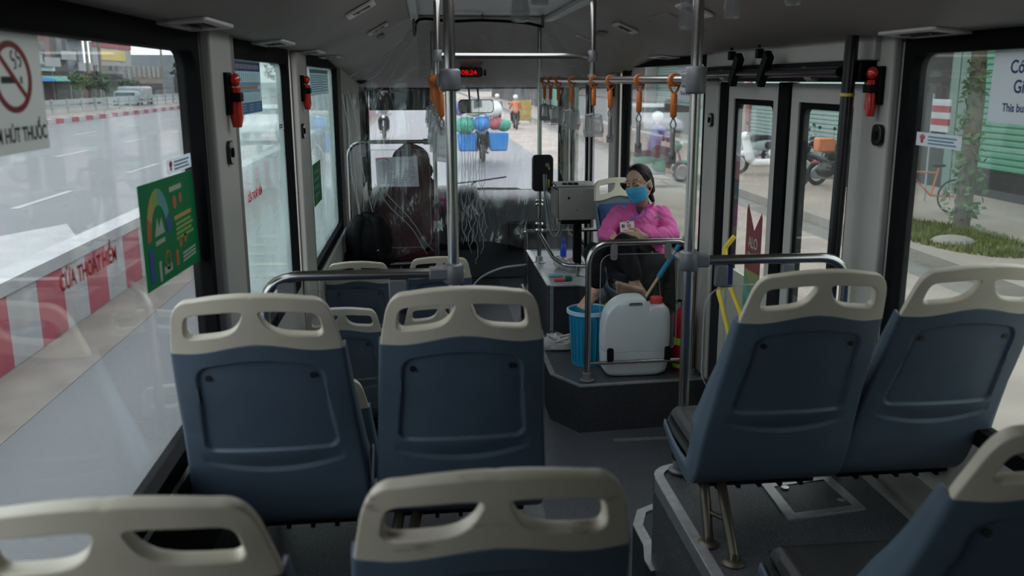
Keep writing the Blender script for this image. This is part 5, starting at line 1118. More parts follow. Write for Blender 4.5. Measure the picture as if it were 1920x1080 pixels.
def croc(name_lab, x, y, rz):
    e = empty('clog', name_lab, 'shoe', (x, y, .292), rz, group=None)
    b = MB(); b.caps((0, .065, .012), .048, (0, -.085, .012), .040); b.v = [(p[0], p[1], max(0.0, min(.026, p[2] * .55 + .012))) for p in b.v]
    b.sphere((0, .055, .030), (.050, .078, .050)); b.v = [(p[0], p[1], max(0.0, p[2])) for p in b.v]
    ring = [(.043 * math.cos(R(q)), -.040 + .078 * math.sin(R(q)), .046 + .024 * math.sin(R(q)) ** 2 + .010 * math.sin(R(q))) for q in range(0, 360, 12)]
    b.tube(ring, .0085, 8, closed=True)
    for q in range(150, 391, 12):
        x_, y_ = .043 * math.cos(R(q)), -.040 + .078 * math.sin(R(q)); b.caps((x_, y_, .016), .009, (x_, y_, .046 + .024 * math.sin(R(q)) ** 2 + .010 * math.sin(R(q))), .008, 8)
    o = blob(b, 'clog_upper', 'croc', e, .0042, 2, local=True)
    b = MB()
    for k in range(10):
        a = R(-60 + k * 34 / 1.4); b.sphere((.043 * math.sin(a) * .9, .065 + .06 * math.cos(a) * .9, .062 + .012 * math.cos(a)), (.0055, .0055, .0055), 8, 6)
    for k in range(6): b.sphere((-.02 + .02 * (k % 3), .05 + .03 * (k // 3), .0885 - .006 * (k // 3)), .005, 8, 6)
    b.build('vent_holes', 'croc_dark', e, smooth=180, local=True); MB().sphere((0, -.040, .032), (.037, .072, .008)).build('insole_shade', 'croc_dark', e, smooth=180, local=True); e.scale = (1.12, 1.12, 1.12)  # insole coloured dark to draw the shade inside the clog opening
    b = MB(); b.tube([(s_ * .001 + .050 * math.sin(R(a)), -.01 - .118 * max(0, math.cos(R(a))), .062 + .030 * math.cos(R(a))) for s_, a in [(0, q) for q in range(-90, 91, 15)]], .006, 8); b.build('heel_strap', 'croc', e, smooth=180, local=True)
    return e
croc('pale grey clog nearer the aisle beside the blue bucket', .835, 5.93, R(82)); croc('second pale clog half behind the first, nearer the bucket', .905, 6.00, R(60))
# on the wheel box
bt = empty('bottle', 'small dark blue bottle standing on the grey box top', 'bottle', (1.085, 7.15, .703)); MB().lathe((1.085, 7.15, .703), [(.024, 0), (.026, .008), (.026, .075), (.014, .10), (.012, .11)], 18).build('flask', 'bottle_blue', bt, smooth=50); MB().lathe((1.085, 7.15, .811), [(.013, 0), (.013, .03), (.008, .045)], 14).build('cap', 'bottle_blue', bt, smooth=50)
o = MB().prism([(-.05, -.03), (.05, -.035), (.055, .03), (-.045, .032)], (0, 0, 0), FLR, 0, .018).build('cloth_pack', 'map_light', None, bevel=.006); o.location = (.915, 6.40, .704); tag(o, 'light blue folded cloth pack at the near edge of the grey box', 'pack')
e = empty('snack_packet', 'small red packet with a green end beside the light blue pack', 'packet', (.99, 6.26, .704)); MB().box(.965, 1.01, 6.23, 6.28, .704, .735).build('packet_end', 'poster_green', e, bevel=.004); MB().box(.965, 1.01, 6.23, 6.28, .7045, .716).box(.88, .963, 6.22, 6.26, .704, .72).build('packet_body', 'red_ink', e, bevel=.004)
e = empty('plastic_bag', 'clear white plastic bag lying on the grey box top', 'bag', (1.05, 6.62, .704)); b = MB(); b.sphere((1.02, 6.66, .74), (.08, .10, .04)).sphere((1.08, 6.56, .73), (.06, .08, .03)).sphere((.98, 6.72, .75), (.04, .06, .05)); b.v = [(p[0], p[1], max(.7045, p[2])) for p in b.v]; blob(b, 'bag_film', 'clear_grip', e, .008, 2, disp=(.010, 22))
for i, (x, y, rz, mt, lab) in enumerate(((1.12, 6.88, .4, 'white', 'white paper on the grey box behind the bag'), (1.13, 6.42, .9, 'paper', 'pale crumpled paper at the right edge of the grey box'))):
    o = MB().prism([(-.05, -.07), (.05, -.07), (.05, .07), (-.05, .07)], (0, 0, 0), FLR, 0, .003).build('paper_sheet', mt, None); o.location = (x, y, .705 + .001 * i); o.rotation_euler = (0, 0, rz); tag(o, lab, 'paper')
o = MB().tube(catmull([(1.02, 7.0, .715), (1.06, 6.95, .72), (1.12, 7.0, .715), (1.17, 7.08, .712)], 6), .006, 8).build('pen', 'red_ink', None, smooth=60); tag(o, 'thin red cord end by the blue bottle', 'cord')
# little pile under the woman: basket with orange cloth
e = empty('basket', 'grey basket with orange cloth under the seated woman behind the bucket', 'basket', (1.20, 5.72, .292)); MB().lathe((1.22, 5.74, .292), [(.085, 0), (.10, .33), (.105, .34), (.098, .34), (.082, .01), (0, .01)], 28).build('tub', 'box_top', e, smooth=40)
b = MB().sphere((1.20, 5.72, .64), (.05, .05, .035)).sphere((1.25, 5.75, .63), (.04, .05, .03)); blob(b, 'cloth', 'orange_strap', e, .006, 2, disp=(.012, 30))
# yellow door handrails and hanging box
for pts, lab, nm in (([(XR - .04, 4.78, 1.26), (XR - .09, 4.79, 1.19), (XR - .09, 4.72, 1.03), (XR - .09, 4.36, .83), (XR - .02, 4.34, .82)], 'upper yellow diagonal handrail on the far door leaf', 'handrail'), ([(XR - .03, 4.84, .99), (XR - .09, 4.88, .94), (XR - .09, 4.78, .86), (XR - .09, 4.45, .55), (XR - .02, 4.43, .54)], 'lower yellow diagonal handrail on the far door leaf', 'handrail')):
    e = empty(nm, lab, 'handrail', pts[0]); MB().tube(fillet(pts, .04), .0135, 12).build('tube', 'yellow', e, smooth=60)
e = empty('button_box', 'small navy box hanging at the right rail near the yellow handrail', 'box', (1.03, 3.02, 1.42)); MB().box(1.02, 1.065, 3.022, 3.05, 1.385, 1.475).build('casing', 'map_navy', e, bevel=.004); MB().cyl((1.045, 3.018, 1.40), (1.045, 3.024, 1.40), .005).build('screw', 'chrome', e)

# ================================================ HAMMERS, BUTTONS, SIGNS
def hammer(x, y, z, side, lab, s=1.0):
    sg = 1 if side == 'L' else -1; e = empty('emergency_hammer', lab, 'hammer', (x, y, z))
    MB().box(x, x + sg * .02, y - .035 * s, y + .035 * s, z - .075 * s, z + .065 * s).build('holder', 'black', e, bevel=.004)
    MB().sphere((x + sg * .035, y, z + .04 * s), (.018 * s, .032 * s, .023 * s)).build('head', 'red_clear', e, smooth=60); MB().tube([(x + sg * .035, y + .0, z + .015 * s), (x + sg * .033, y, z - .05 * s), (x + sg * .033, y, z - .085 * s), (x + sg * .033, y, z - .118 * s)], [.017 * s, .021 * s, .022 * s, .015 * s], 14).build('grip', 'red_clear', e, smooth=60); MB().box(x + sg * .005, x + sg * .055, y - .03 * s, y + .03 * s, z - .032 * s, z - .002 * s).build('clip', 'black', e, bevel=.004)
    return e
hammer(XL + .03, 3.24, 2.06, 'L', 'red emergency hammer on the post after the first left window'); hammer(XL + .03, 5.17, 2.06, 'L', 'small looking red hammer on the second left window post'); hammer(XR - .035, 3.28, 2.085, 'R', 'red emergency hammer right of the black door pole'); hammer(XR - .03, 8.2, 2.03, 'R', 'red hammer on the far right pillar behind the straps')
for x, y, z, lab in ((XL + .035, 3.20, 1.86, 'oval black stop button under the hammer on the first left post'), (XL + .035, 5.10, 1.83, 'black stop button on the second left post'), (XR - .04, 3.25, 1.90, 'black stop button below the right hammer'), (XR - .035, 5.30, 1.87, 'black stop button on the pillar beyond the rear door')):
    sg = 1 if x < 0 else -1; e = empty('stop_button', lab, 'button', (x, y, z)); MB().prism(rrect(y - .035, z - .04, y + .035, z + .04, .025), (x, 0, 0), ((0, 1, 0), (0, 0, 1), (sg, 0, 0)), -.004, .014).build('casing', 'black_gloss', e, bevel=.004); MB().prism(rrect(y - .014, z - .016, y + .014, z + .016, .012), (x, 0, 0), ((0, 1, 0), (0, 0, 1), (sg, 0, 0)), .014, .018).build('push_pad', 'rubber', e)
LO = (XL - 0.0255, 0, 0)
def sign(name, mb, mats, lab, cat='sign'): o = mb.build(name, mats, None); tag(o, lab, cat); return o
m = MB(); m.rect(1.55, 1.972, .325, .21, LO, LFT, 0, .001); m.mi = 1; m.disc(1.747, 2.105, .078, LO, LFT, .001, .0022, 36, inner=.064, ry=.063)
M2 = math.radians(-42); 
for k in (0,): c_, s_ = math.cos(M2), math.sin(M2); m.prism([(1.747 + a * c_ - b_ * s_, 2.105 + (a * s_ + b_ * c_) * .85) for a, b_ in ((-.068, -.006), (.068, -.006), (.068, .006), (-.068, .006))], LO, LFT, .0022, .003)
m.mi = 2; m.rect(1.700, 2.094, .055, .012, LO, LFT, .001, .002); m.rect(1.778, 2.094, .006, .012, LO, LFT, .001, .002)
for dx, dy in ((0, 0), (.022, .004)):
    for q in range(2): m.disc(1.757 + dx, 2.128 + dy + q * .014, .010, LO, LFT, .001, .002, 14, a0=90 if q else -90, a1=270 if q else 90, inner=.0065)
m.text('CẤM HÚT THUỐC', .036, 1.612, 1.992, LO, LFT, .001, xs=.86, bold=.0009)
sign('no_smoking_sign', m, ['sign_grey', 'red_ink', 'ink_black'], 'large grey no smoking sign on the first left window')
m = MB(); m.text('CỬA THOÁT HIỂM', .048, 1.845, 1.690, LO, LFT, 0, xs=.84, bold=.0012); sign('exit_lettering', m, ['red_ink'], 'red emergency exit lettering on the first left window', 'lettering')
m = MB(); m.text('CỬA THOÁT HIỂM', .046, 3.80, 1.610, LO, LFT, 0, xs=.84, bold=.001); sign('exit_lettering', m, ['red_ink'], 'small red exit lettering on the second left window', 'lettering')
# green poster
m = MB(); PO = [(2.382, 1.838), (2.389, 1.56), (2.951, 1.539), (2.931, 1.829)]; m.prism(PO[::-1], LO, LFT, 0, .001)
cx, cy = 2.535, 1.685
for a0, a1, mi in ((150, 180, 2), (118, 150, 1), (88, 118, 4), (55, 88, 3), (25, 55, 3), (0, 25, 5)): m.mi = mi; m.disc(cx, cy, .115, LO, LFT, .001, .002, 6, a0=a0, a1=a1, inner=.075, ry=.13)
m.mi = 6; m.rect(2.49, 1.665, .09, .012, LO, LFT, .001, .002); m.prism([(2.49, 1.69), (2.52, 1.74), (2.535, 1.71), (2.56, 1.735), (2.585, 1.69)], LO, LFT, .001, .002)
m.mi = 1; m.rect(2.69, 1.705, .19, .012, LO, LFT, .001, .002)
m.mi = 4
for k in range(4): m.rect(2.70, 1.688 - k * .014, .17 + .02 * (k % 2), .008, LO, LFT, .001, .002)
m.mi = 6
for k in range(3): m.rect(2.75, 1.595 - k * .011, .15, .006, LO, LFT, .001, .002)
m.rect(2.66, 1.79, .13, .014, LO, LFT, .001, .002); m.rect(2.55, 1.575, .08, .02, LO, LFT, .001, .002); m.rect(2.505, 1.565, .022, .055, LO, LFT, .001, .002)
m.mi = 2; m.disc(2.705, 1.757, .02, LO, LFT, .001, .002, 12); m.disc(2.77, 1.762, .016, LO, LFT, .001, .002, 12); m.disc(2.595, 1.61, .028, LO, LFT, .001, .002, 16, inner=.020); m.rect(2.675, 1.575, .028, .045, LO, LFT, .001, .002); m.disc(2.735, 1.635, .015, LO, LFT, .001, .002, 12); m.disc(2.79, 1.64, .015, LO, LFT, .001, .002, 12)
m.mi = 5; m.rect(2.425, 1.575, .04, .09, LO, LFT, .001, .002)
sign('health_poster', m, ['poster_green', 'p_yellow', 'p_orange', 'p_teal', 'p_lime', 'p_blue', 'p_pale'], 'large green health poster with a coloured dial on the first left window', 'poster')
def hand_sticker(x0, z0, w_, h_, O, fr, lab):
    m = MB(); m.rect(x0, z0, w_, h_, O, fr, 0, .001); m.mi = 1; m.disc(x0 + w_ * .14, z0 + h_ * .38, h_ * .17, O, fr, .001, .002, 14)
    for k in range(4): m.rect(x0 + w_ * (.09 + .03 * k), z0 + h_ * .5, w_ * .018, h_ * (.28 + (.08 if k in (1, 2) else 0)), O, fr, .001, .002)
    m.mi = 2
    for k in range(3): m.rect(x0 + w_ * .28, z0 + h_ * (.66 - .24 * k), w_ * (.62 - .05 * (k % 2)), h_ * .12, O, fr, .001, .002)
    return sign('safety_sticker', m, ['sign_white', 'red_ink', 'map_light'], lab, 'sticker')
hand_sticker(2.665, 1.838, .268, .042, LO, LFT, 'small white hand warning sticker above the green poster')
# route map, white tower sticker
m = MB(); m.rect(3.585, 1.962, .68, .215, LO, LFT, 0, .001); m.mi = 1; m.rect(3.60, 2.135, .65, .036, LO, LFT, .001, .002); m.mi = 2; m.rect(3.59, 1.965, .67, .045, LO, LFT, .001, .002); m.mi = 3; m.rect(3.61, 2.075, .62, .016, LO, LFT, .001, .002); m.rect(3.61, 2.050, .62, .012, LO, LFT, .001, .002); m.mi = 4; m.rect(3.66, 2.063, .52, .011, LO, LFT, .001, .002)
m.mi = 5
for k in range(14): m.rect(3.64 + k * .042, 2.144, .026, .018, LO, LFT, .002, .003)
m.mi = 3
for k in range(15): m.prism([(3.62 + k * .04, 2.095), (3.625 + k * .04, 2.095), (3.64 + k * .04, 2.128), (3.635 + k * .04, 2.128)], LO, LFT, .001, .002); m.prism([(3.62 + k * .04, 2.045), (3.625 + k * .04, 2.045), (3.64 + k * .04, 2.015), (3.635 + k * .04, 2.015)], LO, LFT, .001, .002)
for c_ in range(4):
    for k in range(3): m.rect(3.63 + c_ * .16, 1.997 - k * .011, .10, .004, LO, LFT, .002, .003)
sign('route_map_poster', m, ['map_grey', 'map_navy', 'map_blue', 'map_light', 'map_salmon', 'sign_white'], 'blue and grey bus route map on the second left window', 'poster')
m = MB(); m.rect(3.43, 2.03, .14, .145, LO, LFT, 0, .001); m.mi = 1; m.prism([(3.50, 2.05), (3.55, 2.05), (3.528, 2.10), (3.526, 2.155), (3.522, 2.10)], LO, LFT, .001, .002); m.rect(3.45, 2.12, .02, .03, LO, LFT, .001, .002); sign('tower_sticker', m, ['sign_white', 'map_navy'], 'white sticker with a dark blue tower beside the route map', 'sticker')
m = MB(); m.rect(6.06, 2.0, 1.14, .172, LO, LFT, 0, .001); m.mi = 1; m.rect(6.08, 2.145, 1.10, .022, LO, LFT, .001, .002); m.mi = 2
for k in range(8): m.rect(6.12, 2.128 - k * .015, .72, .004, LO, LFT, .001, .002)
m.mi = 3
for k in range(6): m.rect(6.88, 2.125 - k * .02, .20, .005, LO, LFT, .001, .002)
sign('timetable_poster', m, ['map_grey', 'map_light', 'map_blue', 'map_salmon'], 'pale timetable with a blue header on the third left window', 'poster')
m = MB(); m.rect(5.96, 1.295, .45, .272, LO, LFT, 0, .001); m.mi = 1
for k in range(4): m.rect(6.02, 1.35 + k * .05, .25, .02, LO, LFT, .001, .002)
m.mi = 2; m.disc(6.33, 1.50, .04, LO, LFT, .001, .002); m.disc(6.1, 1.33, .03, LO, LFT, .001, .002); sign('health_poster', m, ['poster_green', 'p_teal', 'p_orange'], 'small green poster on the third left window', 'poster')
m = MB(); m.rect(4.70, 1.855, .16, .034, LO, LFT, 0, .001); m.mi = 1; m.rect(4.72, 1.863, .10, .006, LO, LFT, .001, .002); m.rect(4.72, 1.875, .10, .006, LO, LFT, .001, .002); sign('grey_sticker', m, ['sign_grey', 'map_navy'], 'little grey sticker at the far edge of the second left window', 'sticker')
# right side: frame x = -y
RO = (XR + .0255, 0, 0); RI = (XR - .001, 0, 0)
def camera_sign(y1, z0, w_, h_, lab):
    m = MB(); m.prism([(-y1, z0 + h_), (-y1 - .006, z0), (-y1 + w_, z0 - .008), (-y1 + w_, z0 + h_ + .006)], RO, RGT, 0, .001); m.mi = 1; c_ = -y1 + w_ / 2
    m.text('Có camera', h_ * .245, c_, z0 + h_ * .66, RO, RGT, .001, align='CENTER', bold=h_ * .004); m.text('Giám sát', h_ * .245, c_, z0 + h_ * .40, RO, RGT, .001, align='CENTER', bold=h_ * .004); m.text('This bus has camera', h_ * .155, c_, z0 + h_ * .15, RO, RGT, .001, align='CENTER', bold=h_ * .003)
    sign('camera_notice', m, ['sign_white', 'navy_ink'], lab)
camera_sign(2.69, 1.974, .41, .222, 'large white camera notice with navy lettering on the right window'); camera_sign(6.31, 1.968, .50, .225, 'far white camera notice on the front right window')
hand_sticker(-3.10, 1.873, .28, .047, RO, RGT, 'white hand warning sticker on the right window')
m = MB(); m.text('CỬA THOÁT HIỂM', .05, -6.66, 1.66, RO, RGT, 0, xs=.8, bold=.001); sign('exit_lettering', m, ['red_ink'], 'faint red exit lettering on the front right window', 'lettering')
DO = (XR - .0045, 0, 0); m = MB(); y = -4.58; hw = .115
m.prism([(y - hw, 1.10), (y + hw, 1.10), (y + hw, 1.40), (y + hw - .012, 1.43), (y + .005, 1.32), (y - hw + .018, 1.455), (y - hw, 1.42)], DO, RGT, 0, .001)
m.mi = 1; m.text('ALO', .085, y - .005, 1.225, DO, RGT, .001, align='CENTER', xs=.8); m.text('Zimbus', .060, y, 1.155, DO, RGT, .001, align='CENTER', xs=.85)
for k in range(4):
    z = 1.04 - k * .065
    m.mi = 2 if k % 2 == 0 else 3
    m.prism([(y - hw, z + .055), (y - hw, z - .01), (y, z - .085), (y + hw, z - .01), (y + hw, z + .055), (y, z - .02)], DO, RGT, 0, .0012 + k * .0002)
m.mi = 4; m.prism([(y - hw, 1.10), (y + hw, 1.10), (y + hw, 1.07), (y, .99), (y - hw, 1.07)], DO, RGT, 0, .001)
sign('door_sticker', m, ['sticker_maroon', 'p_pale', 'sticker_green', 'p_teal', 'sticker_olive'], 'maroon and green chevron sticker on the far door leaf', 'sticker')
# ================================================ OUTSIDE
ZR = -0.35
mat('asphalt', (0.098, 0.100, 0.106), 0.50, noise_amt=0.12, scale=0.35, bump=0.2, bscale=40)
mat('paving', (0.30, 0.25, 0.215), 0.8, noise_amt=0.14, scale=0.8)
mat('kerb', (0.27, 0.25, 0.225), 0.8, noise_amt=0.1, scale=1)
mat('kerb_dark', (0.17, 0.165, 0.15), 0.8, noise_amt=0.2, scale=2)
mat('road_white', (0.30, 0.30, 0.30), 0.6, noise_amt=0.1, scale=2)
mat('dust', (0.33, 0.28, 0.245), 0.9, noise_amt=0.2, scale=1.2)
mat('dust_dark', (0.185, 0.158, 0.138), 0.9, noise_amt=0.25, scale=1.5)
mat('barrier_red', (0.33, 0.06, 0.085), 0.6, noise_amt=0.15, scale=3)
mat('barrier_white', (0.36, 0.355, 0.36), 0.6, noise_amt=0.12, scale=3)
mat('concrete', (0.22, 0.20, 0.175), 0.8, noise_amt=0.12, scale=2)
mat('galv', (0.30, 0.33, 0.35), 0.5, 0.3)
mat('leaf', (0.075, 0.13, 0.045), 0.7, noise_amt=0.35, scale=3)
mat('leaf_dark', (0.05, 0.085, 0.045), 0.7, noise_amt=0.3, scale=2)
mat('bark', (0.12, 0.10, 0.075), 0.9, noise_amt=0.3, scale=8)
mat('grass', (0.14, 0.16, 0.05), 0.9, noise_amt=0.3, scale=6)
mat('shutter_green', (0.12, 0.30, 0.22), 0.5, noise_amt=0.06, scale=3)
mat('shutter_grey', (0.20, 0.30, 0.28), 0.5)
mat('win_dark', (0.03, 0.04, 0.05), 0.2)
mat('shop_dark', (0.030, 0.028, 0.028), 0.7)
mat('tyre', (0.02, 0.02, 0.02), 0.8)
mat('crate_blue', (0.02, 0.20, 0.55), 0.5); mat('crate_green', (0.04, 0.30, 0.20), 0.6); mat('sack', (0.55, 0.57, 0.50), 0.7); mat('purple', (0.16, 0.13, 0.36), 0.7)
WALLC = {'c1': (0.30, 0.32, 0.34), 'c2': (0.45, 0.30, 0.27), 'c3': (0.22, 0.19, 0.20), 'c4': (0.38, 0.43, 0.48), 'c5': (0.50, 0.46, 0.34), 'c6': (0.55, 0.56, 0.56), 'c7': (0.30, 0.42, 0.38), 'c8': (0.42, 0.36, 0.30), 'c9': (0.35, 0.12, 0.12), 'c10': (0.60, 0.50, 0.08)}
for k, c in WALLC.items(): mat('wall_' + k, tuple(q * .55 for q in c), 0.8, noise_amt=0.1, scale=0.8)
m = MB().add([(-600, -300, ZR), (600, -300, ZR), (600, 900, ZR), (-600, 900, ZR)], [(0, 1, 2, 3)]); struct(m, 'road_ground', 'asphalt')
m = MB().box(6.9, 60, -60, 220, ZR, -0.20); struct(m, 'pavement_right', 'paving')
m = MB().box(6.70, 6.9, -60, 220, ZR, -0.19); struct(m, 'kerb_right', 'kerb')
m = MB().box(6.2, 6.70, -60, 220, ZR, ZR + .006); struct(m, 'road_gutter', 'kerb_dark')
m = MB().box(3.6, 6.2, -60, 220, ZR, ZR + .004); struct(m, 'road_shoulder', 'dust')
m = MB()
for k in range(-3, 14):
    y = k * 7.0
    for x in (-8.0, -12.0, -16.0): m.box(x - .08, x + .08, y + (x * .3), y + 3.0 + x * .3, ZR, ZR + .008)
m.prism([(-6.9, 11.5), (-5.6, 11.5), (-5.6, 13.8), (-5.0, 13.8), (-6.25, 16.5), (-7.5, 13.8), (-6.9, 13.8)], (0, 0, 0), FLR, ZR, ZR + .009)
struct(m, 'road_markings', 'road_white')
m = MB()
for k in range(6): m.box(-2.7, -1.7, 11.6 + k * .75, 11.85 + k * .75, ZR, ZR + .008)
struct(m, 'road_stripes', 'wall_c5')
m = MB().box(-3.6, -2.96, -40, 200, ZR, ZR + .004); struct(m, 'road_edge_dust', 'dust_dark')
# near median barrier, striped blocks
mb_ = empty('median_barrier', 'red and white striped concrete median barrier close to the left windows', 'barrier', (-3.65, 10, ZR))
m = MB()
for k in range(-24, 120):
    m.mi = k % 2
    m.prism([(-3.62, ZR), (-3.62, .30), (-3.86, .30), (-3.95, ZR)], (0, k * .62, 0), ((1, 0, 0), (0, 0, 1), (0, 1, 0)), 0, .62)
m.build('striped_blocks', ['barrier_red', 'barrier_white'], mb_, fixn=True)
MB().prism([(-3.60, .30), (-3.60, .42), (-3.88, .42), (-3.88, .30)], (0, -15, 0), ((1, 0, 0), (0, 0, 1), (0, 1, 0)), 0, 90).build('white_cap', 'barrier_white', mb_)
# far barrier: striped kerb, bank, guard rail
fb = empty('far_kerb', 'low red and white kerb along the far side of the road', 'kerb', (-21.2, 80, ZR))
m = MB()
for k in range(0, 150): m.mi = k % 2; m.box(-21.4, -21.0, 10 + k * 1.2, 11.2 + k * 1.2, ZR, ZR + .28)
m.build('striped_kerb', ['barrier_red', 'barrier_white'], fb, fixn=False)
m = MB().box(-60, -21.4, -40, 300, ZR, ZR + .30); struct(m, 'verge_ground', 'concrete')
gr = empty('guard_rail', 'long grey guard rail on posts beyond the far kerb', 'guard rail', (-23.5, 80, ZR + .3))
MB().box(-23.55, -23.45, 10, 240, .55, .85).box(-23.55, -23.45, 10, 240, .28, .42).build('rail', 'galv', gr)
m = MB()
for k in range(80): m.box(-23.46, -23.38, 20 + k * 2.6, 20.12 + k * 2.6, ZR + .3, .9)
m.build('posts', 'galv', gr)
# buildings ------------------------------------------------
def building(x, y0, y1, h, wallm, side, floors, lab, awning=None, balc=True, depth=10, ground='shop_dark', winm='win_dark', band=None, cat='building'):
    s = 1 if side == 'L' else -1      # facade faces +x for the left row
    e = empty('street_building', lab, cat, (x, (y0 + y1) / 2, -0.2)); w_ = y1 - y0
    MB().box(x - s * depth, x, y0, y1, ZR, h).build('walls', wallm, e)
    fh_ = h / floors
    MB().box(x, x + s * .06, y0 + .3, y1 - .3, -.2, min(2.9, fh_ - .4)).build('shop_front', ground, e)
    for f in range(1, floors):
        n = max(1, int(w_ / 2.2))
        for k in range(n):
            yc = y0 + w_ * (k + .5) / n; z = f * fh_ + .5
            wf = MB().box(x, x + s * .10, yc - .62, yc + .62, z - .06, z + 1.56).build('window_surround', 'wall_c6' if wallm != 'wall_c6' else 'wall_c8', e); MB().box(x + s * .08, x + s * .12, yc - .52, yc + .52, z, z + 1.5).build('pane', winm, wf)
        if balc:
            MB().box(x, x + s * .9, y0 + .2, y1 - .2, f * fh_ - .05, f * fh_ + .1).box(x + s * .84, x + s * .9, y0 + .2, y1 - .2, f * fh_ + .1, f * fh_ + .75).build('balcony', 'wall_c6', e)
    if awning: MB().prism([(0, 2.5), (s * 1.7, 2.15), (s * 1.7, 2.0), (0, 2.35)], (x, y0 + .1, 0), ((1, 0, 0), (0, 0, 1), (0, 1, 0)), 0, w_ - .2).build('awning', awning, e)
    if band: MB().box(x, x + s * .25, y0, y1, 2.9, 3.7).build('sign_band', band, e)
    return e
L_ = [(-34, 60, 68, 11, 'wall_c4', 3, 'bucket_rim', None), (-34, 68, 75, 14, 'wall_c1', 4, 'white', None), (-34, 75, 83, 12, 'wall_c1', 4, 'sign_grey', None), (-34, 83, 86.5, 14, 'wall_c2', 4, 'crate_blue', 'map_blue'), (-34, 86.5, 90.5, 10, 'wall_c2', 3, 'p_teal', 'white'), (-34, 90.5, 94.5, 16, 'wall_c3', 4, 'sign_grey', None), (-34, 94.5, 98.8, 15, 'wall_c4', 5, None, None)]
labs = ['left tall blue grey house at the edge behind the no smoking sign', 'grey tall house hidden mostly by the no smoking sign', 'grey narrow house at the left end of the far row', 'pink grey house with a blue shop sign across the road', 'salmon house with a teal awning across the road', 'dark narrow house with a grey awning across the road', 'pale blue grey narrow house at the right end of the tall row']
for (x, y0, y1, h, wm, fl, aw, bd), lb in zip(L_, labs): building(x, y0, y1, h, wm, 'L', fl, lb, awning=aw, band=bd)
building(-37.5, 104, 111.5, 3.0, 'wall_c5', 'L', 1, 'low yellow shop with a red roof band under the billboard', band='barrier_red', balc=False)
building(-37.5, 112, 122, 3.2, 'wall_c6', 'L', 1, 'low white shed next to the yellow shop', balc=False); building(-40, 124, 150, 4.0, 'wall_c8', 'L', 2, 'low brown house row far down the left side', balc=False); building(-40, 155, 230, 6.0, 'wall_c4', 'L', 2, 'distant grey blue building at the far left', balc=False)
bl = empty('billboard', 'roadside billboard with a red top over the low yellow shop', 'billboard', (-36, 114, 0)); MB().box(-36.3, -36, 107.5, 121, 3.7, 6.2).build('board', 'wall_c6', bl); MB().box(-35.98, -35.9, 107.5, 121, 5.7, 6.5).build('red_header', 'barrier_red', bl); MB().box(-35.98, -35.9, 110, 118.5, 4.3, 5.5).build('yellow_field', 'p_yellow', bl)
for y in (109, 120): MB().cyl((-36.2, y, ZR), (-36.2, y, 4.0), .2).build('post', 'galv', bl)
def pole(x, y, h, lab, arms=True):
    e = empty('utility_pole', lab, 'pole', (x, y, ZR)); MB().cyl((x, y, ZR), (x, y, h), .17, .12).build('mast', 'concrete', e, smooth=40)
    if arms: MB().box(x - 1.1, x + 1.1, y - .06, y + .06, h - .7, h - .55).box(x - .7, x + .7, y - .06, y + .06, h - 1.6, h - 1.48).build('crossarm', 'galv', e)
pole(-31, 91, 7.6, 'pale utility pole before the tall houses across the road'); pole(-33, 100.5, 7.4, 'utility pole with cross arms left of the billboard'); pole(-34, 127, 9, 'distant utility pole right of the billboard'); 
def tree(x, y, h, r, lab, lm='leaf', n=1500, trunk=.18, seed=1, zc=None, sq=.8, lf=.22, low=0.0):
    rnd = random.Random(seed); e = empty('street_tree', lab, 'tree', (x, y, ZR))
    MB().tube([(x, y, ZR), (x + .05, y, ZR + h * .35), (x, y + .08, h * .62)], [trunk, trunk * .85, trunk * .55], 10).tube([(x, y, h * .45), (x + r * .5, y, h * .75)], [trunk * .5, trunk * .2], 8).tube([(x, y, h * .45), (x - r * .4, y + r * .3, h * .78)], [trunk * .5, trunk * .2], 8).build('trunk', 'bark', e, smooth=60)
    m = MB(); zc = zc or h * .72
    cl = [(rnd.uniform(-.55, .55) * r, rnd.uniform(-.55, .55) * r, rnd.uniform(-.5, .5) * r * sq, rnd.uniform(.35, .6) * r) for _ in range(9)]
    for i in range(n):
        c = rnd.choice(cl); v = Vector((rnd.gauss(0, 1), rnd.gauss(0, 1), rnd.gauss(0, 1))).normalized() * c[3] * rnd.uniform(.6, 1.05); p = Vector((x + c[0], y + c[1], zc + c[2])) + v
        a = Vector((rnd.gauss(0, 1), rnd.gauss(0, 1), rnd.gauss(0, .6))).normalized(); b_ = a.orthogonal().normalized(); s = lf * rnd.uniform(.6, 1.2)
        m.add([p - a * s, p + b_ * s * .55, p + a * s, p - b_ * s * .55], [(0, 1, 2, 3)])
    m.build('foliage', lm, e, fixn=False); return e
tree(-30, 90, 3.4, 1.35, 'dark bushy tree left of the billboard across the road', 'leaf_dark', 1300, seed=2, lf=.2, zc=1.9); tree(-29.5, 84, 3.0, 0.9, 'small round tree before the dark narrow house', 'leaf', 900, seed=3, lf=.18, zc=2.0); tree(-31, 103, 2.4, 1.2, 'low dark tree under the billboard', 'leaf_dark', 900, seed=4, lf=.2, zc=1.3); tree(-34, 236, 9, 4.5, 'distant grey green tree at the far right of the first window', 'leaf_dark', 900, seed=5, lf=.6, zc=5.5); tree(-32, 140, 6, 4, 'distant bushy tree behind the truck', 'leaf_dark', 900, seed=6, lf=.5, zc=3.2)
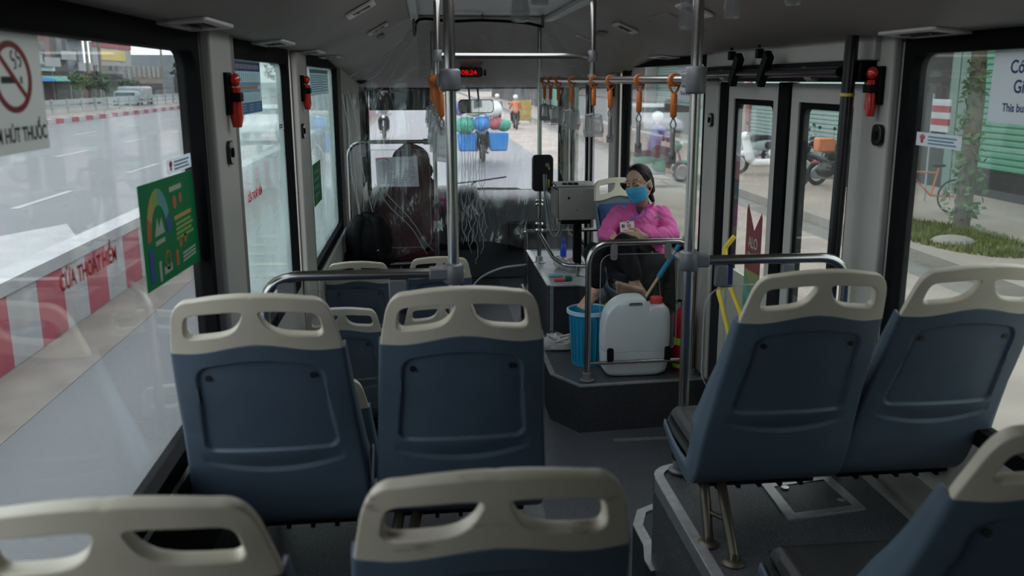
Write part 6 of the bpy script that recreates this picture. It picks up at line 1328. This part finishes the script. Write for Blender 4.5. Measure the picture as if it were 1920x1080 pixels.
# truck across the road
tk = empty('truck', 'grey covered truck driving on the far side of the road', 'truck', (-25.5, 87, ZR)); MB().box(-26.6, -24.4, 84.4, 87.4, .2, 1.55).build('covered_bed', 'galv', tk, bevel=.2); MB().box(-26.5, -24.5, 83.0, 84.3, .1, 1.2).build('cab', 'map_grey', tk, bevel=.25); MB().box(-26.3, -24.7, 82.95, 83.05, .6, 1.05).build('windscreen', 'win_dark', tk)
for y in (83.7, 86.7):
    for x in (-26.6, -24.65): MB().cyl((x, y, .1), (x + .25, y, .1), .42).build('wheel', 'tyre', tk, smooth=40)
# right side shops
def shutter(x, y0, y1, z0, z1, mt, e):
    m = MB(); n = int((z1 - z0) / .12)
    for k in range(n): m.prism([(0, z0 + k * .12), (-.035, z0 + k * .12 + .03), (-.035, z0 + k * .12 + .09), (0, z0 + k * .12 + .12)], (x, y0, 0), ((1, 0, 0), (0, 0, 1), (0, 1, 0)), 0, y1 - y0)
    m.build('roller_shutter', mt, e)
def shop(y0, y1, h, wm, lab, sh=None, band=None, aw=None, x=11.2, partial=None, depth=9):
    e = empty('street_shop', lab, 'shop', (x, (y0 + y1) / 2, -.2)); MB().box(x, x + depth, y0, y1, -.2, h).build('walls', wm, e)
    MB().box(x - .02, x + .02, y0 + .35, y1 - .35, -.2, 2.7).build('doorway', 'shop_dark', e)
    if sh: shutter(x - .02, y0 + .35, y1 - .35, partial if partial is not None else -.2, 2.75, sh, e)
    if band: MB().box(x - .3, x, y0 + .1, y1 - .1, 2.9, 3.9).build('sign_band', band, e)
    if aw: MB().prism([(0, 2.9), (-2.0, 2.45), (-2.0, 2.35), (0, 2.75)], (x, y0 + .2, 0), ((1, 0, 0), (0, 0, 1), (0, 1, 0)), 0, y1 - y0 - .4).build('awning', aw, e)
    for yy in (y0 + .17, y1 - .17): MB().box(x - .12, x, yy - .15, yy + .15, -.2, 2.9).build('pier', wm if wm != 'wall_c3' else 'wall_c7', e)
    return e
shop(-6, 4, 5, 'wall_c7', 'green walled shop beside the bus, mostly behind the camera', 'shutter_green', 'shutter_green'); shop(4, 11, 5, 'wall_c7', 'green shuttered shop at the right picture edge', 'shutter_green', 'shutter_green', partial=.4)
shop(11, 18.2, 5, 'wall_c7', 'shop with a half open green roller shutter right of the street tree', 'shutter_green', 'shutter_grey', partial=.35); shop(18.2, 21.2, 5, 'wall_c3', 'dark open shop front behind the street tree', None, 'c' and 'wall_c3'); shop(21.2, 27, 5.5, 'wall_c7', 'teal shop behind the parked black motorbike', 'shutter_grey', 'sign_grey', partial=-.2); shop(27, 31, 5, 'wall_c9', 'maroon pillared shop behind the white scooter', 'shutter_grey', 'wall_c9'); shop(31, 36, 5, 'wall_c5', 'cream shop further along the right street', None, 'wall_c7'); shop(36, 44, 5.5, 'wall_c7', 'green grey shop seen through the front right window', 'shutter_grey', 'wall_c6', partial=1.0)
shop(44, 52, 5, 'wall_c6', 'pale house in the front right window', None, 'wall_c9', x=10.8); shop(52, 62, 6, 'wall_c8', 'brown shop row right of the road ahead', None, 'wall_c10', x=10.5, aw='shutter_green'); shop(62, 76, 5, 'wall_c7', 'green shop block ahead on the right', 'shutter_green', 'wall_c6', x=10.5); shop(76, 95, 6, 'wall_c3', 'dark house block ahead on the right', None, 'wall_c9', x=10); shop(95, 130, 7, 'wall_c4', 'pale block far ahead on the right', None, 'wall_c6', x=9.5)
building(-9, 150, 190, 6, 'wall_c4', 'L', 2, 'distant pale building left of the vanishing road', balc=False); 
e = empty('street_building', 'distant dark grey block closing the road ahead', 'building', (8, 200, 0)); MB().box(2, 30, 195, 215, ZR, 8).build('walls', 'wall_c1', e); MB().box(4, 12, 194.8, 195, .5, 3).build('shop_front', 'shop_dark', e)
ys = empty('roadside_sign', 'yellow freestanding sign board by the road ahead', 'sign', (5.5, 52, ZR)); MB().box(4.95, 6.0, 52, 52.08, -.15, 1.0).build('board', 'wall_c10', ys); MB().box(5.05, 5.9, 51.97, 52.0, .55, .68).box(5.05, 5.9, 51.97, 52.0, .1, .2).build('lettering_band', 'p_orange', ys); MB().box(5.0, 5.06, 52, 52.06, ZR, -.1).box(5.9, 5.96, 52, 52.06, ZR, -.1).build('leg', 'galv', ys)
# red white signs hanging at the shops
for (x, y, z0, z1, w2, lab) in ((9.75, 18.0, 1.2, 2.3, .22, 'narrow vertical red and white banner near the left edge of the right window'), (9.6, 16.3, 1.15, 1.75, .30, 'wider red and pink striped banner left of the tree')):
    e = empty('shop_banner', lab, 'banner', (x, y, z0)); m = MB(); n = 5
    for k in range(n): m.mi = k % 2; m.box(x, x + .03, y - w2, y + w2, z0 + (z1 - z0) * k / n, z0 + (z1 - z0) * (k + 1) / n)
    m.build('cloth', ['p_salmon' if False else 'sign_white', 'barrier_red'], e, fixn=False); MB().cyl((x + .02, y + w2, -.2), (x + .02, y + w2, z1 + .1), .02).build('pole', 'galv', e)
# street tree with greenery around the trunk and its grass patch
tree(8.3, 13.2, 6.2, 2.6, 'street tree in a grass patch seen through the right window', 'leaf', 2600, trunk=.13, seed=8, zc=4.6, lf=.14)
m = MB(); rnd = random.Random(11)
for i in range(380):
    z = rnd.uniform(-.1, 2.4); a = rnd.uniform(0, 6.28); r = rnd.uniform(.1, .30) * (1.1 - z * .25); p = V(8.3 + r * math.cos(a), 13.2 + r * math.sin(a), z); d = V(rnd.gauss(0, 1), rnd.gauss(0, 1), rnd.gauss(0, 1)).normalized(); b_ = d.orthogonal().normalized(); m.add([p - d * .07, p + b_ * .035, p + d * .07, p - b_ * .035], [(0, 1, 2, 3)])
o = m.build('climbing_vine', 'leaf', None, fixn=False); tag(o, 'green vine climbing the street tree trunk', 'vine')
m = MB(); rnd = random.Random(4)
for i in range(3500):
    a = rnd.uniform(0, 6.28); q = math.sqrt(rnd.random()); p = V(7.75 + .75 * q * math.cos(a), 12.55 + 1.6 * q * math.sin(a), -.2); d = V(rnd.gauss(0, .3), rnd.gauss(0, .3), 1).normalized() * rnd.uniform(.05, .13); s = V(rnd.gauss(0, 1), rnd.gauss(0, 1), 0).normalized() * .02; m.add([p - s, p + s, p + d], [(0, 1, 2)])
o = m.build('grass_patch', 'grass', None, fixn=False); tag(o, 'dry green grass patch around the street tree', 'grass', kind='stuff')
o = MB().sphere((7.45, 12.0, -.16), (.32, .28, .10)).build('paving_stone', 'kerb', None, smooth=60); tag(o, 'pale stone slab lying at the edge of the grass patch', 'stone')
# two wheelers
def torus(mb, c, R0, r, n=24, k=8): mb.tube([(c[0], c[1] + R0 * math.cos(R(a)), c[2] + R0 * math.sin(R(a))) for a in range(0, 360, 360 // n)], r, k, closed=True)
def bike(name, lab, x, y, rz, body, kind='scooter', rider=None, cat='motorbike', z=-.2, load=False):
    e = empty(name, lab, cat, (x, y, z), rz)
    for yy in (-.62, .62):
        m = MB(); torus(m, (0, yy, .27), .225, .05); m.build('wheel', 'tyre', e, smooth=60, local=True)
        m = MB().cyl((-.04, yy, .27), (.04, yy, .27), .14, n=16); m.build('hub', 'galv', e, smooth=40, local=True)
    b = MB(); 
    if kind == 'scooter':
        b.sphere((0, -.45, .55), (.15, .36, .17)); b.caps((0, -.2, .30), .10, (0, .22, .28), .10); b.caps((0, .34, .40), .13, (0, .46, .86), .10); b.sphere((0, .48, .94), (.17, .12, .11)); b.sphere((0, .60, .52), (.09, .20, .07))
    else:
        b.sphere((0, -.42, .60), (.11, .34, .12)); b.sphere((0, .02, .42), (.14, .22, .16)); b.caps((0, -.1, .58), .07, (0, .40, .74), .06); b.sphere((0, .46, .88), (.13, .12, .11)); b.sphere((0, .62, .50), (.06, .20, .05))
    blob(b, 'body', body, e, .02, 4, local=True)
    MB().caps((0, -.62, .73), .09, (0, -.10, .72), .10).build('saddle', 'black', e, smooth=60, local=True)
    MB().tube([(-.34, .34, 1.02), (-.1, .44, 1.0), (.1, .44, 1.0), (.34, .34, 1.02)], .018, 8).tube([(0, .42, 1.0), (0, .60, .45)], .03, 8).tube([(-.22, .42, 1.0), (-.27, .44, 1.22)], .008, 6).tube([(.22, .42, 1.0), (.27, .44, 1.22)], .008, 6).build('handlebar', 'galv', e, smooth=60, local=True)
    for s in (-1, 1): MB().sphere((s * .28, .44, 1.26), (.06, .02, .04)).build('mirror', 'black', e, smooth=60, local=True)
    MB().tube([(.10, .1, .25), (.13, -.5, .28), (.14, -.85, .36)], [.03, .045, .05], 10).tube([(-.05, -.62, .27), (-.06, -.5, .55)], .025, 8).build('exhaust', 'galv', e, smooth=60, local=True); MB().sphere((0, .585, .93), (.07, .04, .06)).build('headlight', 'white', e, smooth=60, local=True)
    return e
bike('scooter', 'white scooter parked on the pavement seen through the far door leaf', 8.35, 21.9, R(72), 'white', cat='scooter'); bike('motorbike', 'black motorbike parked seen through the near door leaf', 8.5, 18.6, R(60), 'black_gloss', 'moto'); bike('motorbike', 'dark motorbike parked beyond the black one by the teal shop', 9.6, 20.8, R(70), 'black', 'moto')
bike('scooter', 'second grey scooter parked left of the white scooter', 8.9, 24.5, R(80), 'map_grey', cat='scooter'); bike('motorbike', 'red and orange motorbike near the black one', 9.3, 19.6, R(100), 'barrier_red', 'moto')
o = MB().box(8.6, 9.0, 19.3, 19.6, .55, .85).build('orange_box', 'p_orange', None, bevel=.03); o.parent = None; tag(o, 'orange box carried at the back of the parked motorbike', 'box')
def rider(lab, x, y, z, rz, shirt, helmet, seat_h=.80):
    e = empty('person', lab, 'person', (x, y, z), rz); b = MB()
    b.caps((0, -.18, .88), .13, (0, -.10, 1.25), .13); b.sphere((0, -.08, 1.56), (.085, .10, .12)); b.caps((0, -.1, 1.3), .05, (0, -.08, 1.5), .05)
    for s in (-1, 1): b.chain([(s * .17, -.08, 1.33, .055), (s * .27, .08, 1.08, .045), (s * .24, .34, 1.05, .035)]); b.chain([(s * .10, -.16, .84, .09), (s * .16, .26, .76, .07), (s * .16, .12, .36, .05)]); b.caps((s * .16, .12, .30), .045, (s * .16, .26, .28), .04)
    blob(b, 'body', 'skin', e, .016, 3, local=True)
    b = MB(); b.caps((0, -.18, .90), .155, (0, -.09, 1.26), .15); b.caps((-.15, -.08, 1.33), .075, (.15, -.08, 1.33), .075)
    for s in (-1, 1): b.chain([(s * .17, -.08, 1.32, .075), (s * .27, .08, 1.09, .065), (s * .255, .2, 1.07, .055)])
    blob(b, 'shirt', shirt, e, .018, 3, disp=(.012, 7), local=True)
    b = MB()
    for s in (-1, 1): b.chain([(s * .10, -.16, .84, .115), (s * .16, .26, .76, .09), (s * .16, .14, .42, .07)])
    blob(b, 'trousers', 'trousers', e, .018, 3, local=True); MB().sphere((0, -.09, 1.61), (.125, .14, .12)).build('helmet', helmet, e, smooth=180, local=True); return e
bike('motorbike', 'green motorbike passing seen through the front right window', 5.6, 21.5, R(-75), 'crate_green', 'moto', z=ZR); rider('motorbike rider in a purple jacket seen through the front right window', 5.6, 21.5, ZR, R(-75), 'purple', 'white')
# vendor bike ahead
bike('motorbike', 'street vendor motorbike loaded with blue baskets ahead of the bus', 1.75, 28.6, 0, 'black', 'moto', z=ZR); rider('street vendor in white on the loaded motorbike ahead', 1.75, 28.6, ZR, 0, 'white', 'white')
for s, lab in ((-1, 'left blue plastic crate hanging on the vendor motorbike'), (1, 'right blue plastic crate hanging on the vendor motorbike')):
    o = MB().prism([(-.26, 0), (.26, 0), (.31, .55), (-.31, .55)], (1.75 + s * .48, 28.0, ZR + .32), FWD, -.55, 0).build('vendor_crate', 'crate_blue', None, bevel=.05, seg=3); tag(o, lab, 'crate')
for i, (dx, dz, r, mt, lab) in enumerate(((-.55, 1.10, .34, 'crate_green', 'green sack on the left of the vendor load'), (-.05, 1.15, .30, 'crate_blue', 'blue sack in the middle of the vendor load'), (.40, 1.15, .26, 'barrier_red', 'small red bag in the vendor load'), (.62, 1.1, .25, 'crate_green', 'green bag on the right of the vendor load'), (-.25, 1.55, .27, 'sack', 'cream sack on top of the vendor load'), (.28, 1.58, .33, 'white', 'bright white bundle on top of the vendor load'), (-.72, 1.62, .28, 'purple', 'purple bundle at the upper left of the vendor load'))):
    b = MB().sphere((1.75 + dx, 28.05, ZR + dz), (r, r * .8, r * .75)).sphere((1.75 + dx + r * .3, 28.05, ZR + dz + r * .2), (r * .6, r * .6, r * .55)); o = blob(b, 'vendor_bundle', mt, None, .03, 3, disp=(.02, 6)); tag(o, lab, 'bundle')
# oncoming bike on the left lane, bikes ahead
bike('motorbike', 'motorbike ahead seen in the left half of the windscreen', -1.75, 40, R(180), 'black', 'moto', z=ZR); rider('rider in orange helmet ahead in the left half of the windscreen', -1.75, 40, ZR, R(180), 'galv', 'p_orange')
bike('motorbike', 'motorbike right of the vendor further ahead', 3.9, 50, 0, 'black', 'moto', z=ZR); rider('rider in a light blue shirt further ahead beside the yellow sign', 3.9, 50, ZR, 0, 'map_grey', 'white')
bike('motorbike', 'small motorbike by the kerb left of the yellow sign', 4.6, 47, 0, 'black', 'moto', z=ZR); rider('rider in a salmon shirt left of the yellow sign', 4.6, 47, ZR, 0, 'p_orange', 'white')
# parked car in the second window view
cr_ = empty('car', 'white car parked ahead of the bus on the left seen through the third window', 'car', (-6.5, 40, ZR)); b = MB(); b.prism([(0, .35), (.1, .75), (1.0, .85), (1.5, 1.4), (3.0, 1.42), (3.7, .92), (4.2, .85), (4.25, .35)], (-7.4, 38, ZR), ((0, 1, 0), (0, 0, 1), (1, 0, 0)), 0, 1.7); b.build('car_body', 'white', cr_, bevel=.12, seg=3)
MB().box(-7.25, -5.85, 39.2, 39.3, ZR + .9, ZR + 1.3).build('windscreen', 'win_dark', cr_)
for y in (38.8, 41.4):
    for x in (-7.42, -5.9): MB().cyl((x, y, ZR + .32), (x + .22, y, ZR + .32), .32).build('wheel', 'tyre', cr_, smooth=40)
# bicycle in the right window
bc = empty('bicycle', 'orange framed bicycle lying at the pavement left of the tree', 'bicycle', (8.7, 15.0, -.2), R(85))
for yy in (-.52, .52): m = MB(); torus(m, (0, yy, .30), .29, .018); m.build('wheel', 'tyre', bc, smooth=60, local=True)
MB().tube([(0, -.52, .30), (0, -.1, .32), (0, .38, .78), (0, .52, .30)], .018, 8).tube([(0, -.1, .32), (0, -.2, .80)], .018, 8).tube([(0, -.2, .72), (0, .38, .74)], .018, 8).build('frame', 'p_orange', bc, smooth=60, local=True); MB().tube([(-.25, .30, .90), (0, .38, .92), (.25, .30, .90)], .014, 8).sphere((0, -.2, .84), (.07, .13, .03)).build('handlebar', 'black', bc, smooth=60, local=True); MB().box(-.18, .18, .45, .75, .55, .78).build('basket', 'p_orange', bc, bevel=.02, local=True)
e = empty('air_conditioner', 'white outdoor air conditioner on the shop wall ahead on the right', 'air conditioner', (10.3, 56, 2.4)); MB().box(9.85, 10.45, 55.6, 56.8, 1.95, 2.75).build('casing', 'white', e, bevel=.03); MB().cyl((10.2, 55.58, 2.35), (10.2, 55.6, 2.35), .3, n=24).build('fan_grille', 'galv', e)
# wing mirror outside the front left
wm_ = empty('wing_mirror', 'grey wing mirror of the bus outside the third left window', 'mirror', (-1.12, 9.9, 1.7)); MB().prism(rrect(-1.25, 1.60, -1.02, 2.0, .05), (0, 9.9, 0), FWD, -.06, 0).build('housing', 'galv', wm_, bevel=.02); MB().prism(rrect(-1.235, 1.615, -1.035, 1.985, .04), (0, 9.9, 0), FWD, 0, .002).build('glass_face', 'mirror', wm_); MB().tube([(-1.12, 9.93, 2.0), (-1.10, 10.2, 2.15), (-.78, 10.9, 2.2)], .02, 8).build('arm', 'black', wm_)
